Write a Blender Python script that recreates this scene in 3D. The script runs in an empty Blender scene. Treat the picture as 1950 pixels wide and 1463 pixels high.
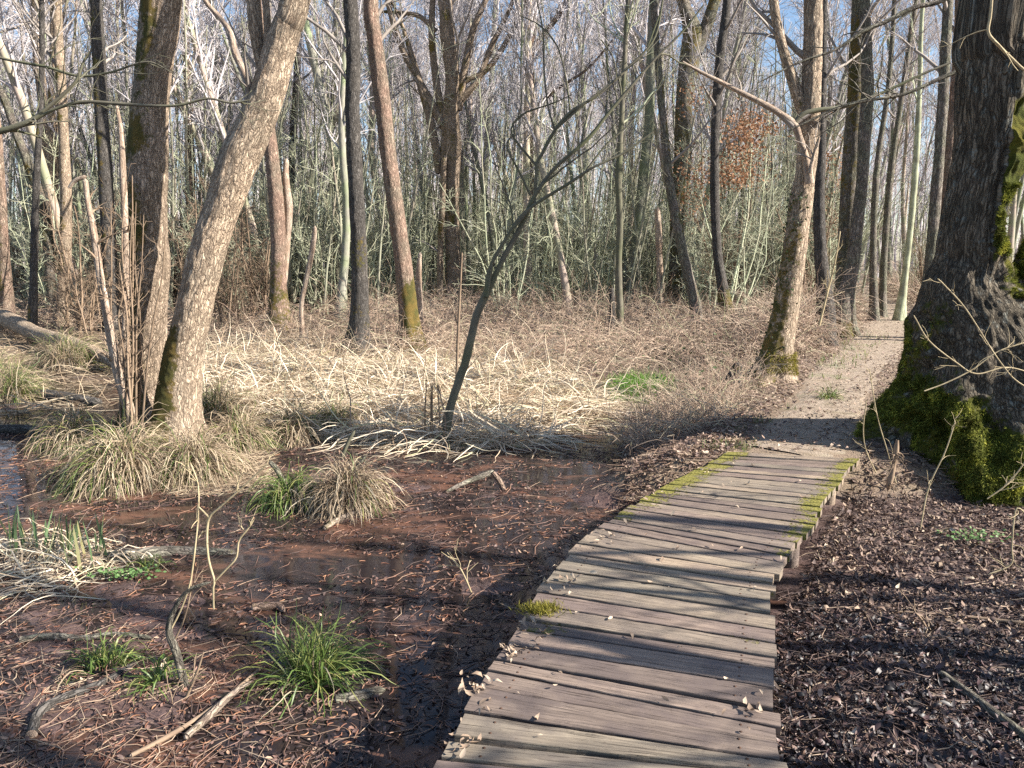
import bpy, math, random
import numpy as np
from math import radians, sin, cos, tan, pi

# ------------------------------------------------------------------ camera, sky, sun, exposure
sc = bpy.context.scene
COL = sc.collection
PITCH = radians(9.3)
FPX = 1473.0                      # focal length in photo pixels (photo is 1950 x 1463)
CAMZ = 1.6
cam = bpy.data.cameras.new("camera"); camo = bpy.data.objects.new("camera", cam); COL.objects.link(camo)
cam.sensor_fit = 'HORIZONTAL'; cam.sensor_width = 36; cam.lens = 36 * FPX / 1950
cam.clip_start = 0.05; cam.clip_end = 1000
camo.location = (0, 0, CAMZ); camo.rotation_euler = (radians(90) - PITCH, 0, 0)
sc.camera = camo

SUN_EL = radians(32); SUN_AZ = math.atan2(0.968, -0.25)
w = bpy.data.worlds.new("World"); sc.world = w; w.use_nodes = True
nt = w.node_tree; bg = nt.nodes['Background']
sky = nt.nodes.new('ShaderNodeTexSky'); sky.sky_type = 'NISHITA'; sky.sun_disc = False
sky.sun_elevation = SUN_EL; sky.sun_rotation = SUN_AZ; sky.air_density = 1.0; sky.dust_density = 0.6; sky.ozone_density = 2.0
nt.links.new(sky.outputs[0], bg.inputs[0]); bg.inputs[1].default_value = 0.078
sun = bpy.data.lights.new("sun", 'SUN'); sun.energy = 5.0; sun.angle = radians(0.5); sun.color = (1.0, 0.93, 0.83)
suno = bpy.data.objects.new("sun", sun); COL.objects.link(suno)
sd = (sin(SUN_AZ) * cos(SUN_EL), cos(SUN_AZ) * cos(SUN_EL), sin(SUN_EL))
from mathutils import Vector
suno.rotation_euler = Vector(sd).to_track_quat('Z', 'Y').to_euler(); suno.location = (20, -6, 15)
sc.view_settings.view_transform = 'Standard'; sc.view_settings.look = 'None'
sc.view_settings.exposure = 1.38; sc.view_settings.gamma = 1
sc.render.engine = 'CYCLES'
sc.cycles.max_bounces = 5; sc.cycles.diffuse_bounces = 3; sc.cycles.glossy_bounces = 2
sc.cycles.transmission_bounces = 3; sc.cycles.transparent_max_bounces = 4
sc.cycles.caustics_reflective = False; sc.cycles.caustics_refractive = False
sc.cycles.use_denoising = False

RNG = np.random.default_rng(7)
random.seed(7)

# ------------------------------------------------------------------ pixel <-> world
CP, SP = cos(PITCH), sin(PITCH)
def ray(px, py):
    cx = (px - 975.0) / FPX; cy = -(py - 731.5) / FPX
    return np.array([cx, CP + cy * SP, -SP + cy * CP])
def G(px, py, z=0.0):
    d = ray(px, py); t = (z - CAMZ) / d[2]; return np.array([0, 0, CAMZ]) + d * t
def AT(px, py, Y):
    d = ray(px, py); t = Y / d[1]; return np.array([0, 0, CAMZ]) + d * t
def depth(p): return p[..., 1] * CP - (p[..., 2] - CAMZ) * SP
def proj(p):
    z = np.maximum(depth(p), 1e-3)
    up = p[..., 1] * SP + (p[..., 2] - CAMZ) * CP
    return 975 + FPX * p[..., 0] / z, 731.5 - FPX * up / z
def inpoly(px, py, poly):
    r = np.zeros(px.shape, bool); n = len(poly); j = n - 1
    for i in range(n):
        xi, yi = poly[i]; xj, yj = poly[j]
        c = ((yi > py) != (yj > py)) & (px < (xj - xi) * (py - yi) / ((yj - yi) or 1e-9) + xi)
        r ^= c; j = i
    return r

# ------------------------------------------------------------------ numpy noise
def _h(ix, iy, iz, s):
    n = (ix * 374761393 + iy * 668265263 + iz * 1274126177 + s * 974634777) & 0xffffffff
    n = ((n ^ (n >> 13)) * 1274126177) & 0xffffffff
    n = (n ^ (n >> 16)) & 0xffff
    return n / 32767.5 - 1
def vnoise(p, s=0):
    p = np.asarray(p, float); i = np.floor(p).astype(np.int64); f = p - i; u = f * f * (3 - 2 * f)
    r = 0
    for a in (0, 1):
        wa = u[..., 0] if a else 1 - u[..., 0]
        for b in (0, 1):
            wb = u[..., 1] if b else 1 - u[..., 1]
            for c in (0, 1):
                wc = u[..., 2] if c else 1 - u[..., 2]
                r = r + _h(i[..., 0] + a, i[..., 1] + b, i[..., 2] + c, s) * wa * wb * wc
    return r
def fbm(p, o=3, s=0):
    r = 0; a = 1.0; t = 0
    for k in range(o):
        r = r + vnoise(np.asarray(p) * 2 ** k + 17.3 * k, s + k) * a; t += a; a *= 0.5
    return r / t
def n2(x, y, f, s=0, o=3):
    return fbm(np.stack([x * f, y * f, np.zeros_like(x)], -1), o, s)
def sst(a, b, x):
    t = np.clip((x - a) / (b - a), 0, 1); return t * t * (3 - 2 * t)
def nrm(v): return v / np.maximum(np.linalg.norm(v, axis=-1, keepdims=True), 1e-9)

# ------------------------------------------------------------------ ground height
PATH_C = [(1.35, 4.6, .5), (2.05, 5.9, .46), (2.55, 6.6, .42), (3.50, 8.4, .44), (4.60, 10.6, .5), (6.35, 13.6, .6), (8.6, 17.6, .7), (11.3, 23, .8), (14, 31, 1.0), (20, 46, 1.0)]
PC = np.array(PATH_C)
def dpath(x, y):
    best = np.full(x.shape, 1e9)
    for (x0, y0, _), (x1, y1, _) in zip(PATH_C[1:-1], PATH_C[2:]):
        dx, dy = x1 - x0, y1 - y0
        t = np.clip(((x - x0) * dx + (y - y0) * dy) / (dx * dx + dy * dy), 0, 1)
        best = np.minimum(best, np.hypot(x - x0 - t * dx, y - y0 - t * dy))
    return best
WATER = -0.352
POOLS = [(*G(a, b, -.36)[:2], c, d, .05) for a, b, c, d in ((540, 1075, .55, .35), (1130, 905, .9, .35), (40, 805, .9, .4), (900, 870, .8, .3), (110, 950, .5, .25), (1170, 840, .5, .4), (330, 990, .6, .2), (700, 1080, .4, .2), (560, 990, .3, .2))]
def H(x, y):
    x = np.asarray(x, float); y = np.asarray(y, float)
    z = -0.36 + 0.034 * n2(x, y, 0.9, 3) + 0.016 * n2(x, y, 5.0, 5, 2)
    for cx_, cy_, rx_, ry_, dz_ in POOLS: z = z - dz_ * np.exp(-((x - cx_) / rx_) ** 2 - ((y - cy_) / ry_) ** 2)
    right = sst(0.6, 1.6, x - 0.28 * (y - 2)) * sst(12, 6, y)          # litter ground right of the walk
    z = z + 0.07 * right
    z = z + 0.07 * np.exp(-((x - 3.9) ** 2 + (y - 6.7) ** 2) / 1.6)
    d = dpath(x, y); yb = sst(5.75, 6.25, y)
    bank = sst(1.75, 0.65, d) * yb
    z = z * (1 - bank) + bank * (-0.015 + 0.01 * n2(x, y, 2.0, 9))
    far = sst(11.5, 19, y + 0.25 * x)
    z = z + (1 - bank) * far * 0.27
    z = z + 0.12 * sst(22, 60, y) * n2(x, y, 0.12, 21)
    z = z + 0.05 * sst(13, 18, y) * n2(x, y, 0.7, 23) * (1 - bank)
    return z
def HP(x, y): return float(H(np.array([x]), np.array([y]))[0])

# ------------------------------------------------------------------ materials
def mat(name):
    m = bpy.data.materials.new(name); m.use_nodes = True
    n = m.node_tree; b = n.nodes['Principled BSDF']; return m, n, b
def N(n, t, **k):
    x = n.nodes.new(t)
    for a, v in k.items(): setattr(x, a, v)
    return x
def L(n, a, b): n.links.new(a, b)
def ramp(n, fac, stops, interp='LINEAR'):
    r = N(n, 'ShaderNodeValToRGB'); r.color_ramp.interpolation = interp; e = r.color_ramp.elements
    while len(e) < len(stops): e.new(0.5)
    for i, (p, c) in enumerate(stops):
        e[i].position = p; e[i].color = (c[0], c[1], c[2], 1) if not isinstance(c, (int, float)) else (c, c, c, 1)
    L(n, fac, r.inputs[0]); return r.outputs[0]
def noise(n, vec, scale, detail=4, rough=0.55, dist=0.0):
    x = N(n, 'ShaderNodeTexNoise'); x.inputs['Scale'].default_value = scale; x.inputs['Detail'].default_value = detail
    x.inputs['Roughness'].default_value = rough; x.inputs['Distortion'].default_value = dist
    if vec is not None: L(n, vec, x.inputs['Vector'])
    return x.outputs[0]
def mix(n, f, a, b, bt='MIX'):
    x = N(n, 'ShaderNodeMix'); x.data_type = 'RGBA'; x.blend_type = bt
    for s, v in ((x.inputs[0], f), (x.inputs[6], a), (x.inputs[7], b)):
        if isinstance(v, (int, float)): s.default_value = v
        elif isinstance(v, tuple): s.default_value = (*v[:3], 1)
        else: L(n, v, s)
    return x.outputs[2]
def math_(n, op, a, b=None, c=None):
    x = N(n, 'ShaderNodeMath', operation=op)
    for i, v in enumerate((a, b, c)):
        if v is None: continue
        if isinstance(v, (int, float)): x.inputs[i].default_value = v
        else: L(n, v, x.inputs[i])
    return x.outputs[0]
def bump(n, h, b, strength, dist):
    x = N(n, 'ShaderNodeBump'); x.inputs['Strength'].default_value = strength; x.inputs['Distance'].default_value = dist
    L(n, h, x.inputs['Height']); L(n, x.outputs[0], b.inputs['Normal'])
def attr(n, name): 
    a = N(n, 'ShaderNodeAttribute'); a.attribute_name = name; return a
def mapping(n, v, scale, loc=None):
    m = N(n, 'ShaderNodeMapping'); m.inputs['Scale'].default_value = scale
    L(n, v, m.inputs['Vector'])
    if loc is not None: L(n, loc, m.inputs['Location'])
    return m.outputs[0]

def bark(name, ridge, ridge2, crack, moss=(0.125, 0.115, 0.035), cell=34, stretch=0.28, bstr=0.8, bdist=0.02, lich=None):
    m, n, b = mat(name)
    a = attr(n, 'bco').outputs['Vector']
    info = N(n, 'ShaderNodeObjectInfo')
    wob = N(n, 'ShaderNodeTexNoise'); wob.inputs['Scale'].default_value = 9; wob.inputs['Detail'].default_value = 3; L(n, a, wob.inputs['Vector'])
    va = N(n, 'ShaderNodeVectorMath', operation='SCALE'); L(n, wob.outputs['Color'], va.inputs[0]); va.inputs['Scale'].default_value = 0.06
    vs = N(n, 'ShaderNodeVectorMath', operation='ADD'); L(n, a, vs.inputs[0]); L(n, va.outputs[0], vs.inputs[1])
    mp = mapping(n, vs.outputs[0], (1, 1, stretch))
    rn = noise(n, mapping(n, vs.outputs[0], (1, 1, stretch * .45)), cell * 1.5, 4, 0.6, 0.6)
    rdg = ramp(n, math_(n, 'ABSOLUTE', math_(n, 'SUBTRACT', rn, 0.5)), [(0.0, 0.25), (0.035, 0.8), (0.08, 1.0)])
    vo = N(n, 'ShaderNodeTexVoronoi', feature='DISTANCE_TO_EDGE'); vo.inputs['Scale'].default_value = cell; L(n, mp, vo.inputs['Vector'])
    vc = N(n, 'ShaderNodeTexVoronoi', feature='F1'); vc.inputs['Scale'].default_value = cell; L(n, mp, vc.inputs['Vector'])
    e = ramp(n, vo.outputs['Distance'], [(0.0, 0.35), (0.10, 0.85), (0.3, 1.0)])
    e = math_(n, 'MULTIPLY', e, rdg)
    fine = noise(n, mapping(n, a, (1, 1, 0.35)), 120, 4, 0.7)
    broad = noise(n, a, 3.0, 3)
    hue = mix(n, ramp(n, broad, [(0.38, 0), (0.62, 1)]), ridge, ridge2)
    sv = N(n, 'ShaderNodeSeparateColor'); L(n, vc.outputs['Color'], sv.inputs[0])
    hue = mix(n, 1.0, hue, ramp(n, sv.outputs[0], [(0, 0.72), (1, 1.22)]), 'MULTIPLY')
    hue = mix(n, 1.0, hue, ramp(n, fine, [(0.25, 0.55), (0.75, 1.3)]), 'MULTIPLY')
    if lich:
        hue = mix(n, ramp(n, noise(n, a, 11, 4, 0.7), [(0.56, 0), (0.64, 0.8)]), hue, lich)
    c = mix(n, e, crack, hue)
    ms = attr(n, 'moss').outputs['Fac']
    mn = noise(n, a, 16, 5, 0.7)
    mm = math_(n, 'ADD', ms, math_(n, 'MULTIPLY', math_(n, 'SUBTRACT', mn, 0.5), 1.5))
    mm = ramp(n, mm, [(0.42, 0), (0.6, 1)])
    mc = mix(n, ramp(n, noise(n, a, 60, 4, 0.8), [(0.35, 0), (0.65, 1)]), tuple(x * 0.55 for x in moss), moss)
    mc = mix(n, ramp(n, noise(n, a, 5, 2), [(0.45, 0), (0.6, 0.7)]), mc, (moss[0] * 1.7, moss[1] * 1.25, moss[2] * 1.2))
    c = mix(n, mm, c, mc)
    L(n, c, b.inputs['Base Color']); b.inputs['Roughness'].default_value = 0.9; b.inputs['Specular IOR Level'].default_value = 0.2
    h = math_(n, 'ADD', e, math_(n, 'MULTIPLY', fine, 0.5))
    hm = math_(n, 'MULTIPLY', noise(n, a, 150, 3, 0.8), 1.3)
    hx = N(n, 'ShaderNodeMix'); hx.data_type = 'FLOAT'; L(n, mm, hx.inputs[0]); L(n, h, hx.inputs[2]); L(n, hm, hx.inputs[3])
    bump(n, hx.outputs[0], b, bstr, bdist)
    return m

def plain_bark(name, c1, c2, c3=None, scale=6, rnd=0.25):
    m, n, b = mat(name)
    a = attr(n, 'bco').outputs['Vector']; g = N(n, 'ShaderNodeNewGeometry'); o = N(n, 'ShaderNodeObjectInfo')
    mp = mapping(n, a, (1, 1, 0.25))
    f = noise(n, mp, scale * 4, 4, 0.7)
    c = mix(n, ramp(n, f, [(0.35, 0), (0.65, 1)]), c1, c2)
    if c3: c = mix(n, ramp(n, noise(n, a, scale * 0.25, 2), [(0.45, 0), (0.62, 1)]), c, c3)
    rr = ramp(n, o.outputs['Random'], [(0, 1 - rnd), (1, 1 + rnd)])
    c = mix(n, 1.0, c, rr, 'MULTIPLY')
    L(n, c, b.inputs['Base Color']); b.inputs['Roughness'].default_value = 0.85; b.inputs['Specular IOR Level'].default_value = 0.25
    bump(n, f, b, 0.5, 0.01)
    return m

def island(name, stops, rough=0.8, spec=0.3, trans=0.0, nz=0, obj=False):
    m, n, b = mat(name)
    g = N(n, 'ShaderNodeNewGeometry')
    c = ramp(n, g.outputs['Random Per Island'], stops)
    if nz:
        t = N(n, 'ShaderNodeTexCoord')
        c = mix(n, 1.0, c, ramp(n, noise(n, t.outputs['Object'], nz, 4, 0.65), [(0.34, (0.30, 0.26, 0.25)), (0.5, (0.8, 0.8, 0.8)), (0.64, (2.0, 1.75, 1.4))]), 'MULTIPLY')
    L(n, c, b.inputs['Base Color']); b.inputs['Roughness'].default_value = rough; b.inputs['Specular IOR Level'].default_value = spec
    if trans:
        tr = N(n, 'ShaderNodeBsdfTranslucent'); L(n, c, tr.inputs[0])
        mx = N(n, 'ShaderNodeMixShader'); mx.inputs[0].default_value = trans
        L(n, b.outputs[0], mx.inputs[1]); L(n, tr.outputs[0], mx.inputs[2]); L(n, mx.outputs[0], n.nodes['Material Output'].inputs[0])
    return m

M = {}
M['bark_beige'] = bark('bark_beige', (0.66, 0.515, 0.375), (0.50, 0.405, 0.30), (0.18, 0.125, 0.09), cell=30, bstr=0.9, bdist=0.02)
M['bark_mossy'] = bark('bark_mossy', (0.54, 0.42, 0.32), (0.42, 0.33, 0.24), (0.14, 0.10, 0.07), cell=30, bstr=0.9, bdist=0.02)
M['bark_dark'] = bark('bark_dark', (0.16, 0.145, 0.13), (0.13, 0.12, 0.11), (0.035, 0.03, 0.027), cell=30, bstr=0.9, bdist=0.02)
M['bark_red'] = bark('bark_red', (0.44, 0.30, 0.23), (0.36, 0.29, 0.22), (0.12, 0.08, 0.06), cell=28, bstr=0.9, bdist=0.02)
M['bark_grey'] = bark('bark_grey', (0.30, 0.26, 0.22), (0.25, 0.25, 0.18), (0.05, 0.04, 0.035), cell=26, bstr=0.9, bdist=0.02)
M['bark_oak'] = bark('bark_oak', (0.27, 0.22, 0.165), (0.20, 0.17, 0.125), (0.035, 0.028, 0.022), moss=(0.12, 0.14, 0.02), cell=26, stretch=0.22, bstr=1.0, bdist=0.035, lich=(0.30, 0.32, 0.29))
M['bark_smooth'] = plain_bark('bark_smooth', (0.105, 0.095, 0.072), (0.185, 0.17, 0.125), (0.11, 0.115, 0.065), 5, 0)
M['wood_bare'] = bark('wood_bare', (0.66, 0.55, 0.44), (0.42, 0.31, 0.23), (0.22, 0.15, 0.11), cell=38, stretch=.15, bstr=.6, bdist=.01)
M['bark_birch'] = plain_bark('bark_birch', (0.30, 0.33, 0.20), (0.52, 0.54, 0.38), (0.25, 0.25, 0.17), 9, 0.1)
M['bark_log'] = bark('bark_log', (0.40, 0.32, 0.25), (0.33, 0.27, 0.21), (0.09, 0.06, 0.05), cell=20, bstr=0.8, bdist=0.02)
M['far_brown'] = plain_bark('far_brown', (0.29, 0.225, 0.185), (0.46, 0.37, 0.31), (0.27, 0.28, 0.18), 4, 0.3)
M['far_grey'] = plain_bark('far_grey', (0.19, 0.18, 0.15), (0.31, 0.30, 0.245), (0.22, 0.255, 0.15), 4, 0.3)
M['far_twig'] = plain_bark('far_twig', (0.40, 0.365, 0.37), (0.60, 0.56, 0.56), None, 2, 0.25)
M['twig_grey'] = plain_bark('twig_grey', (0.22, 0.19, 0.165), (0.34, 0.30, 0.265), None, 2, 0.2)
M['thicket'] = plain_bark('thicket', (0.34, 0.375, 0.25), (0.47, 0.50, 0.35), (0.40, 0.37, 0.28), 3, 0.25)
M['pole'] = plain_bark('pole', (0.20, 0.205, 0.145), (0.34, 0.34, 0.25), (0.27, 0.23, 0.18), 3, 0.3)
M['twig_brown'] = plain_bark('twig_brown', (0.17, 0.12, 0.085), (0.30, 0.22, 0.15), None, 8, 0.2)
M['twig_pale'] = plain_bark('twig_pale', (0.34, 0.27, 0.16), (0.52, 0.43, 0.27), None, 8, 0.1)
M['bramble'] = island('bramble', [(0, (0.20, 0.13, 0.10)), (0.5, (0.42, 0.31, 0.23)), (0.85, (0.60, 0.48, 0.36)), (1, (0.30, 0.32, 0.18))], 0.7)
M['straw_dark'] = island('straw_dark', [(0, (0.13, 0.08, 0.06)), (0.7, (0.26, 0.18, 0.13)), (1, (0.45, 0.35, 0.25))], 0.7)
M['reed'] = island('reed', [(0, (0.26, 0.18, 0.12)), (0.18, (0.42, 0.32, 0.22)), (0.45, (0.60, 0.48, 0.34)), (0.85, (0.80, 0.70, 0.54)), (1, (0.46, 0.44, 0.24))], 0.42, 0.5, 0.12)
M['sedge_dead'] = island('sedge_dead', [(0, (0.17, 0.12, 0.08)), (0.4, (0.33, 0.25, 0.17)), (0.8, (0.48, 0.38, 0.26)), (1, (0.62, 0.53, 0.38))], 0.6, 0.3, 0.15)
M['sedge_green'] = island('sedge_green', [(0, (0.07, 0.12, 0.03)), (0.5, (0.13, 0.20, 0.05)), (1, (0.30, 0.30, 0.10))], 0.45, 0.4, 0.25)
M['grass_lush'] = island('grass_lush', [(0, (0.08, 0.20, 0.03)), (1, (0.22, 0.40, 0.06))], 0.5, 0.3, 0.3)
M['iris'] = island('iris', [(0, (0.08, 0.14, 0.06)), (0.7, (0.14, 0.21, 0.10)), (1, (0.40, 0.36, 0.18))], 0.5, 0.4, 0.2)
M['herb'] = island('herb', [(0, (0.10, 0.20, 0.06)), (1, (0.20, 0.32, 0.12))], 0.5, 0.3, 0.25)
M['ivy'] = island('ivy', [(0, (0.025, 0.05, 0.015)), (1, (0.06, 0.10, 0.03))], 0.6, 0.25, 0.05)
M['oak_leaf'] = island('oak_leaf', [(0, (0.22, 0.11, 0.06)), (1, (0.42, 0.25, 0.15))], 0.7, 0.2, 0.3)
M['leaf_mud'] = island('leaf_mud', [(0, (0.045, 0.032, 0.028)), (0.45, (0.12, 0.076, 0.066)), (0.75, (0.21, 0.125, 0.10)), (0.93, (0.32, 0.18, 0.12)), (1, (0.46, 0.34, 0.24))], 0.55, 0.4, 0.0)
M['leaf_dark'] = island('leaf_dark', [(0, (0.035, 0.026, 0.026)), (0.5, (0.115, 0.078, 0.07)), (0.8, (0.22, 0.15, 0.12)), (1, (0.44, 0.34, 0.24))], 0.62, 0.35, 0.0)
M['leaf_brown'] = island('leaf_brown', [(0, (0.05, 0.036, 0.032)), (0.4, (0.15, 0.10, 0.085)), (0.8, (0.24, 0.165, 0.12)), (0.97, (0.36, 0.27, 0.19)), (1, (0.5, 0.42, 0.32))], 0.65, 0.3, 0.0)
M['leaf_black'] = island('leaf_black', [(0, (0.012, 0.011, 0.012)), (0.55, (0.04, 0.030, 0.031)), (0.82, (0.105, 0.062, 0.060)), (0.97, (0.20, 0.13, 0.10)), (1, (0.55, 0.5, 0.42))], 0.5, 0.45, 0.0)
M['leaf_bank'] = island('leaf_bank', [(0, (0.08, 0.05, 0.045)), (0.5, (0.20, 0.135, 0.11)), (0.8, (0.34, 0.24, 0.18)), (1, (0.52, 0.41, 0.31))], 0.65, 0.3, 0.05)
M['leaf_pale'] = island('leaf_pale', [(0, (0.20, 0.14, 0.10)), (0.5, (0.38, 0.28, 0.20)), (1, (0.58, 0.47, 0.35))], 0.6, 0.3, 0.1)
M['catkin'] = island('catkin', [(0, (0.11, 0.05, 0.036)), (0.6, (0.24, 0.11, 0.07)), (1, (0.42, 0.23, 0.13))], 0.6, 0.3)
M['moss_fuzz'] = island('moss_fuzz', [(0, (0.06, 0.08, 0.01)), (0.5, (0.18, 0.21, 0.04)), (1, (0.33, 0.35, 0.085))], 0.8, 0.1, 0.25, nz=7)
M['moss_yellow'] = island('moss_yellow', [(0, (0.12, 0.11, 0.02)), (1, (0.36, 0.32, 0.07))], 0.8, 0.1, 0.2)
M['rust'] = plain_bark('rust', (0.06, 0.035, 0.025), (0.11, 0.06, 0.04), None, 8, 0)
M['mushroom'] = plain_bark('mushroom', (0.5, 0.42, 0.32), (0.6, 0.52, 0.42), None, 8, 0)

def m_wood():
    m, n, b = mat('plank_wood')
    a = attr(n, 'bco').outputs['Vector']; o = N(n, 'ShaderNodeObjectInfo')
    off = N(n, 'ShaderNodeCombineXYZ'); 
    for i in range(3): L(n, math_(n, 'MULTIPLY', o.outputs['Random'], 31.7 + i * 13), off.inputs[i])
    mp = mapping(n, a, (1.6, 24, 24), off.outputs[0])
    mp2 = mapping(n, a, (3, 90, 90), off.outputs[0])
    g1 = noise(n, mp, 2.0, 5, 0.65, 0.6); g2 = noise(n, mp2, 1.5, 3, 0.6)
    blot = noise(n, mapping(n, a, (1, 1, 1), off.outputs[0]), 4.5, 4, 0.6)
    c = mix(n, ramp(n, g1, [(0.3, 0), (0.7, 1)]), (0.15, 0.122, 0.10), (0.37, 0.305, 0.24))
    c = mix(n, ramp(n, blot, [(0.42, 0), (0.62, 0.8)]), c, (0.17, 0.14, 0.125))
    c = mix(n, ramp(n, g2, [(0.30, 0.85), (0.42, 0)]), c, (0.06, 0.045, 0.035))
    c = mix(n, 1.0, c, ramp(n, o.outputs['Random'], [(0, (0.68, 0.64, 0.66)), (0.3, (1.0, 0.92, 0.92)), (0.55, (0.86, 0.88, 0.84)), (0.8, (1.12, 1.08, 1.0)), (1, (1.4, 1.3, 1.16))]), 'MULTIPLY')
    gp = N(n, 'ShaderNodeTexCoord')
    dirt = noise(n, a, 60, 3, 0.8)
    c = mix(n, ramp(n, dirt, [(0.62, 0), (0.70, 0.6)]), c, (0.10, 0.07, 0.05))
    ms = attr(n, 'moss').outputs['Fac']
    mn = noise(n, mapping(n, a, (1, 1, 1), off.outputs[0]), 22, 5, 0.75)
    mm = math_(n, 'ADD', ms, math_(n, 'MULTIPLY', math_(n, 'SUBTRACT', mn, 0.5), 2.0))
    mm = ramp(n, mm, [(0.5, 0), (0.72, 1)])
    c = mix(n, mm, c, mix(n, ramp(n, noise(n, a, 70, 3), [(0.4, 0), (0.6, 1)]), (0.11, 0.105, 0.02), (0.27, 0.24, 0.06)))
    L(n, c, b.inputs['Base Color']); b.inputs['Roughness'].default_value = 0.75; b.inputs['Specular IOR Level'].default_value = 0.3
    h = math_(n, 'ADD', g1, math_(n, 'MULTIPLY', ramp(n, g2, [(0.3, 0), (0.45, 1)]), 0.7))
    h = math_(n, 'ADD', h, math_(n, 'MULTIPLY', mm, 1.5))
    bump(n, h, b, 0.7, 0.006)
    return m
M['wood'] = m_wood()

def m_ground():
    m, n, b = mat('mud_and_litter')
    t = N(n, 'ShaderNodeTexCoord').outputs['Object']
    bank = attr(n, 'bank').outputs['Fac']
    big = noise(n, t, 0.9, 4, 0.6); mid = noise(n, t, 6, 5, 0.7); fine = noise(n, t, 55, 4, 0.75)
    mud = mix(n, ramp(n, mid, [(0.35, 0), (0.65, 1)]), (0.040, 0.029, 0.030), (0.125, 0.082, 0.076))
    mud = mix(n, ramp(n, big, [(0.58, 0), (0.70, 0.6)]), mud, (0.14, 0.07, 0.048))
    mud = mix(n, ramp(n, fine, [(0.45, 0), (0.62, 0.6)]), mud, (0.16, 0.105, 0.088))
    lit = mix(n, ramp(n, fine, [(0.35, 0), (0.65, 1)]), (0.12, 0.08, 0.055), (0.34, 0.25, 0.175))
    lit = mix(n, ramp(n, mid, [(0.4, 0), (0.7, 0.6)]), lit, (0.17, 0.14, 0.09))
    c = mix(n, bank, mud, lit)
    L(n, c, b.inputs['Base Color'])
    wet = ramp(n, mid, [(0.4, 0.22), (0.6, 0.6)])
    r = N(n, 'ShaderNodeMix'); r.data_type = 'FLOAT'; L(n, bank, r.inputs[0]); L(n, wet, r.inputs[2]); r.inputs[3].default_value = 0.9
    L(n, r.outputs[0], b.inputs['Roughness'])
    bump(n, math_(n, 'ADD', math_(n, 'MULTIPLY', mid, 1.0), fine), b, 0.55, 0.025)
    return m
M['ground'] = m_ground()
def m_path():
    m, n, b = mat('trodden_earth')
    t = N(n, 'ShaderNodeTexCoord').outputs['Object']
    a = noise(n, t, 7, 5, 0.7); f = noise(n, t, 70, 4, 0.8); v = noise(n, t, 1.2, 3)
    c = mix(n, ramp(n, f, [(0.35, 0), (0.65, 1)]), (0.19, 0.142, 0.105), (0.50, 0.405, 0.31))
    c = mix(n, ramp(n, a, [(0.44, 0), (0.60, 0.8)]), c, (0.24, 0.18, 0.12))
    c = mix(n, ramp(n, v, [(0.55, 0), (0.7, 0.5)]), c, (0.22, 0.22, 0.12))
    L(n, c, b.inputs['Base Color']); b.inputs['Roughness'].default_value = 0.9
    bump(n, math_(n, 'ADD', a, f), b, 0.8, 0.02)
    return m
M['path'] = m_path()
def m_water():
    m, n, b = mat('swamp_water')
    t = N(n, 'ShaderNodeTexCoord').outputs['Object']
    a = noise(n, mapping(n, t, (1, 2.2, 1)), 1.1, 5, 0.65, 0.4); f = noise(n, t, 30, 4, 0.8)
    c = mix(n, ramp(n, a, [(0.53, 0), (0.64, 0.9)]), (0.022, 0.017, 0.018), (0.155, 0.078, 0.052))
    c = mix(n, ramp(n, f, [(0.5, 0), (0.65, 0.5)]), c, (0.05, 0.03, 0.02))
    L(n, c, b.inputs['Base Color'])
    L(n, ramp(n, a, [(0.53, 0.05), (0.64, 0.35)]), b.inputs['Roughness'])
    b.inputs['IOR'].default_value = 1.36
    bump(n, math_(n, 'ADD', noise(n, t, 7, 2), math_(n, 'MULTIPLY', f, ramp(n, a, [(0.53, 0.0), (0.64, 0.6)]))), b, 0.05, 0.01)
    return m
M['water'] = m_water()

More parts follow.
